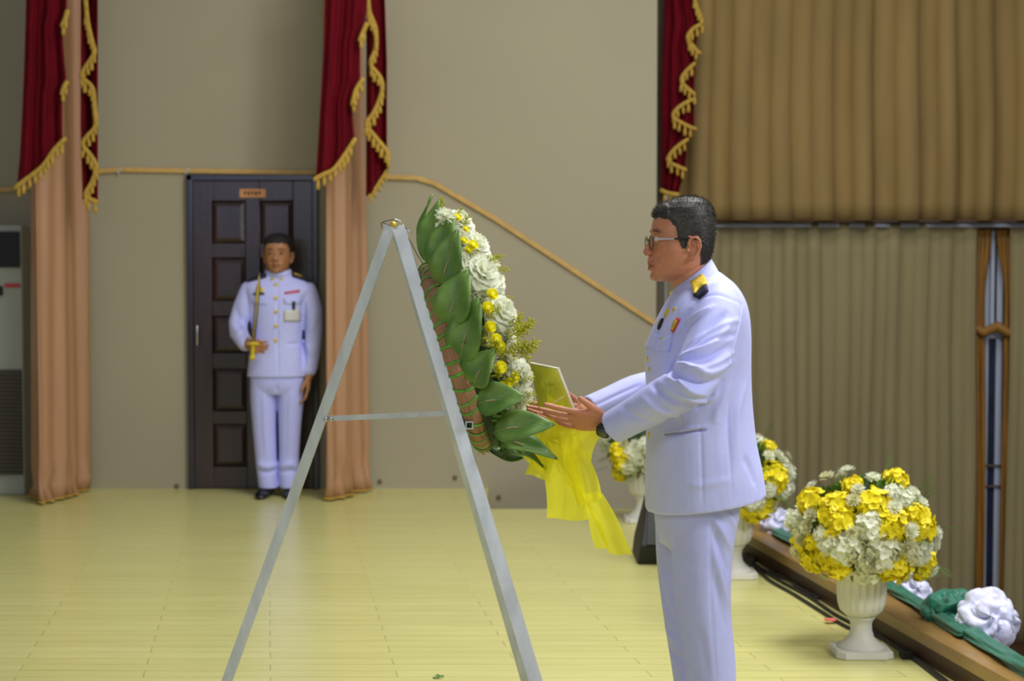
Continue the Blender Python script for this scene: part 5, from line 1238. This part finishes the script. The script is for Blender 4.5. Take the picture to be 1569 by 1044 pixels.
H1 = [('yh', 1261, 758, 1.1), ('yh', 1257, 782, 1.15), ('yh', 1322, 748, 1.1), ('yh', 1349, 787, 1.15), ('yh', 1410, 792, 1.15), ('yh', 1247, 858, 1.0), ('yh', 1268, 872, .8), ('yh', 1362, 872, 1.15), ('yh', 1296, 726, .6), ('yh', 1432, 870, .7), ('yh', 1422, 888, .6), ('yh', 1392, 770, .6), ('yh', 1225, 825, .5),
      ('wh', 1314, 790, 1.1), ('wh', 1272, 830, 1.15), ('wh', 1250, 825, .9), ('wh', 1335, 838, 1.2), ('wh', 1317, 862, .9), ('wh', 1404, 842, 1.1), ('wh', 1318, 884, .9), ('wh', 1240, 810, .7), ('wh', 1362, 738, .7), ('wh', 1380, 748, .7),
      ('cmum', 1263, 725, 1.1), ('mum', 1330, 722, 1.0), ('mum', 1300, 737, .9), ('cmum', 1290, 752, 1.0), ('mum', 1392, 745, 1.0), ('mum', 1405, 760, .9), ('mum', 1352, 762, 1.0), ('mum', 1377, 798, 1.1), ('cmum', 1222, 800, 1.1), ('cmum', 1215, 822, 1.0), ('cmum', 1228, 782, 1.1), ('cmum', 1214, 850, 1.1), ('mum', 1432, 812, 1.0), ('mum', 1430, 830, 1.0),
      ('cmum', 1370, 825, 1.1), ('cmum', 1318, 852, 1.1), ('mum', 1388, 888, 1.15), ('mum', 1433, 880, 1.1), ('cmum', 1261, 888, .8), ('cmum', 1283, 800, .9), ('mum', 1345, 742, .7),
      ('fern', 1405, 745, 1.0), ('fern', 1415, 755, 1.0), ('fern', 1440, 805, 1.0), ('fern', 1442, 870, 1.0), ('fern', 1400, 870, .9), ('fern', 1412, 860, 1.0), ('fern', 1360, 755, .8), ('fern', 1395, 822, .8), ('fern', 1300, 745, .7), ('fern', 1405, 895, .8), ('fern', 1385, 760, .8)]
u1 = (P(1320, 900, Y1).x, Y1, 0)
make_urn(u1, 'fluted white urn nearest the camera, on the floor beside the white rosette')
c1_ = P(1325, 810, Y1)
make_bouquet(c1_, px_heads(H1, 1325, 810, s1), (.292, .28, .235), 'round yellow and white flower bouquet in the nearest urn', 31, 60)
Y2 = onfloor(1124, 889).y + .10; s2_ = F / Y2
H2 = [('yh', 1190, 725, 1.25), ('yh', 1160, 787, 1.25), ('yh', 1182, 675, .6), ('wh', 1205, 750, .8), ('wh', 1175, 745, .7), ('mum', 1172, 690, 1.0), ('mum', 1190, 690, 1.0), ('mum', 1200, 700, .9), ('mum', 1208, 720, 1.0), ('mum', 1212, 745, 1.0), ('wh', 1150, 765, .9), ('cmum', 1180, 770, .9), ('fern', 1170, 670, 1.1), ('fern', 1178, 668, 1.0),
      ('fern', 1195, 780, 1.2), ('fern', 1190, 765, 1.1), ('fern', 1180, 750, 1.1), ('fern', 1200, 770, 1.0), ('fern', 1165, 710, 1.2), ('fern', 1170, 725, 1.2), ('wh', 1120, 700, 1.1), ('yh', 1110, 740, 1.1), ('yh', 1130, 680, 1.1), ('wh', 1090, 760, 1.1), ('mum', 1100, 690, 1)]
make_urn((P(1124, 800, Y2).x, Y2, 0), 'fluted white urn behind the officer\'s trousers, middle one of the row')
make_bouquet(P(1128, 733, Y2), px_heads(H2, 1128, 733, s2_), (.285, .27, .235), 'round yellow and white flower bouquet right behind the officer\'s jacket hem', 41, 50)
Y3 = 10.0; s3 = F / Y3
H3 = [('yh', 943, 700, 1.2), ('yh', 938, 685, .8), ('wh', 955, 715, 1.0), ('wh', 962, 690, 1.0), ('mum', 975, 700, 1.1), ('mum', 968, 675, 1.1), ('wh', 985, 675, .9), ('fern', 930, 690, 1.2), ('fern', 925, 700, 1), ('fern', 930, 680, 1.2), ('cmum', 985, 715, 1), ('cmum', 950, 672, 1), ('fern', 965, 722, 1), ('yh', 1000, 690, 1), ('wh', 1020, 700, 1)]
make_urn((P(985, 750, Y3).x, Y3, 0), 'fluted white urn farthest along the stage edge, mostly hidden behind the officer')
make_bouquet(P(991, 688, Y3), px_heads(H3, 991, 688, s3), (.28, .26, .22), 'round yellow and white bouquet farthest away, between the wrist watch and the jacket front', 51, 50)

# ================================================================ CLOTH ON THE STAGE EDGE
def rosette(c, R, m, seed, axis=(0, -1, .3), name='cloth_rosette', parent=None, arms=5, **kw):
    """gathered cloth flower: concentric folded ruffles"""
    c = Vector(c); ax = Vector(axis).normalized(); u = ax.orthogonal().normalized(); v = ax.cross(u); nu, nv_ = 120, 60; V = []
    for j in range(nv_ + 1):
        th = pi * j / nv_ * .93 + .02
        for i in range(nu):
            a = 2 * pi * i / nu; rho = th
            d = (u * math.cos(a) + v * math.sin(a)) * math.sin(th) + ax * math.cos(th)
            n1 = noise.noise(d * 1.0 + Vector((seed, 0, 0))); n2 = noise.noise(d * 1.8 + Vector((0, seed, 0)))
            f = abs(math.sin(round(arms * .6) * .5 * a + 2.6 * rho + 3.4 * n1 + seed)) ** .7; f2 = abs(math.sin(2.4 * rho + 3.0 * n2 + a)) ** .8
            r = R * (.66 + .20 * f + .14 * f2 + .12 * n1 + .02 * noise.noise(d * 8))
            p = c + d * r
            V.append(Vector((p.x, p.y, p.z)))
    Fc = [(j * nu + i, j * nu + (i + 1) % nu, (j + 1) * nu + (i + 1) % nu, (j + 1) * nu + i) for j in range(nv_) for i in range(nu)]
    return obj(name, V, Fc, m, parent, **kw)
def swag_cloth(pts_, r, seed):
    pp = [Vector(q) for q in catmull(pts_, 8)]
    return tube(pp, [(r * (.75 + .25 * math.sin(i * .35 + seed)), r * 1.5) for i in range(len(pp))], 36, wave=lambda k, a: .16 * math.sin(5 * a + .35 * k + seed) + .08 * math.sin(9 * a - .3 * k))
def E(px, py, z=.125): return onfloor(px, py, z)
TZ = .122
def edge_pt(Y, off, z): return Vector((lipx(Y, off), Y, z))
yA = 6.35
c_w = Vector((P(1513, 950, 6.45).x, 6.45, TZ + .085)); c_g = Vector((P(1468, 950, 6.62).x, 6.62, TZ + .075))
rosette(P(1512, 951, 6.42), .132, M['wsatin'], 2.0, (-.15, -1, .35), label='large crumpled white satin rosette on the stage edge, nearest the camera', cat='rosette')
rosette(P(1455, 949, 6.66), .128, M['green'], 5.0, (-.5, -1, .3), arms=7, label='crumpled green satin rosette just behind the large white one', cat='rosette')
obj('cloth_garland', *swag_cloth([E(1372, 905, .14), E(1400, 920, .14), E(1430, 940, .14), E(1480, 972, .14)], .022, 1), M['green'], label='twisted green satin garland between the two nearer rosette clusters', cat='garland')
obj('cloth_garland', *swag_cloth([E(1490, 972, .14), E(1530, 997, .14), E(1570, 1022, .14), E(1640, 1062, .14)], .026, 2), M['green'], label='green satin garland running out of the frame at the bottom right corner', cat='garland')
rosette(P(1396, 905, 7.5), .095, M['wsatin'], 7.0, (0, -1, .3), label='crumpled white satin rosette half hidden behind the nearest bouquet', cat='rosette')
obj('cloth_garland', *swag_cloth([E(1192, 815, .14), E(1230, 836, .14), E(1300, 868, .14), E(1372, 902, .14)], .024, 3), M['green'], label='green satin garland behind the nearest bouquet', cat='garland')
rosette(P(1190, 804, 8.85), .095, M['wsatin'], 9.0, (0, -1, .3), label='small white satin rosette under the middle bouquet', cat='rosette')
rosette(P(1228, 822, 8.75), .05, M['green'], 4.0, (0, -1, .3), label='small green satin rosette left of the nearest bouquet', cat='rosette')

# cables on the floor
def cable(pts_, r, label, m=M['rubber']):
    cp = [Vector(q) for q in catmull([tuple(onfloor(x, y, r)) for x, y in pts_], 6)]
    return obj('cable', *tube(cp, r, 8), m, label=label, cat='cable')
cable([(1128, 850), (1160, 872), (1180, 890), (1215, 910), (1250, 932), (1300, 962), (1345, 975), (1400, 1010), (1450, 1048)], .008, 'black cable lying farthest out on the floor along the stage edge')
cable([(1135, 848), (1170, 874), (1200, 893), (1240, 915), (1280, 942), (1320, 962), (1360, 978), (1410, 1014), (1460, 1052)], .008, 'black cable second in from the stage edge, beside the pink tape')
cable([(1140, 842), (1155, 858), (1150, 868), (1175, 876), (1210, 890), (1225, 902), (1255, 916), (1262, 905), (1290, 925)], .009, 'looped black cable close against the stage edge')
cable([(1145, 845), (1172, 862), (1195, 868), (1185, 880), (1215, 886), (1240, 905), (1252, 920)], .007, 'thin black cable curling by the middle urn')
t0 = onfloor(1272, 950, .016)
obj('tape_strip', *box(t0.x - .022, t0.x + .022, t0.y - .02, t0.y + .02, .014, .019), M['pinktape'], label='small pink tape strip round the floor cables left of the nearest urn', cat='tape', smooth=False)
t0 = onfloor(1388, 1001, .02)
obj('plug_box', *box(t0.x - .02, t0.x + .02, t0.y - .03, t0.y + .03, 0, .03), M['black'], label='small black cable connector at the foot of the stage edge right of the nearest urn', cat='connector', smooth=False, bevel=.003)
# stage monitor
sp_ = thing('stage_monitor', 'black wedge-shaped stage loudspeaker behind the officer\'s legs', 'loudspeaker', (P(1040, 850, 8.6).x, 8.7, 0))
xa = P(976, 850, 8.56).x; xb_ = xa + .44
side = [(8.54, .0), (8.50, .10), (8.66, .31), (8.78, .33), (8.92, .10), (8.92, 0)]
skew = lambda y: -.10 * (y - 8.5)
def wedge(x0, x1, sd): return prism([Vector((x0 + (.02 if z > .2 else 0) + (0.035 * z / .33), y, z)) for y, z in sd], (x1 - x0, 0, 0))
obj('cabinet', *wedge(xa, xb_, side), M['black'], sp_, smooth=False, bevel=.01)
ga, gb_ = Vector((xa + .045, 8.495, .105)), Vector((xa + .065, 8.652, .30))
obj('grille', *prism([ga, ga + Vector((.36, 0, 0)), gb_ + Vector((.36, 0, 0)), gb_], Vector((0, -.008, .006))), M['blackm'], sp_, smooth=False)
# fallen leaf
p = onfloor(672, 1039, .004)
V, Fc, mid = leaf_geo(p + Vector((-.02, 0, 0)), p + Vector((.018, .01, .006)), .018, (0, -.3, 1), .3, .1)
obj('fallen_leaf', V, Fc, M['leaf'], label='tiny green leaf scrap lying on the floor at the bottom of the photo', cat='leaf', solid=.001)
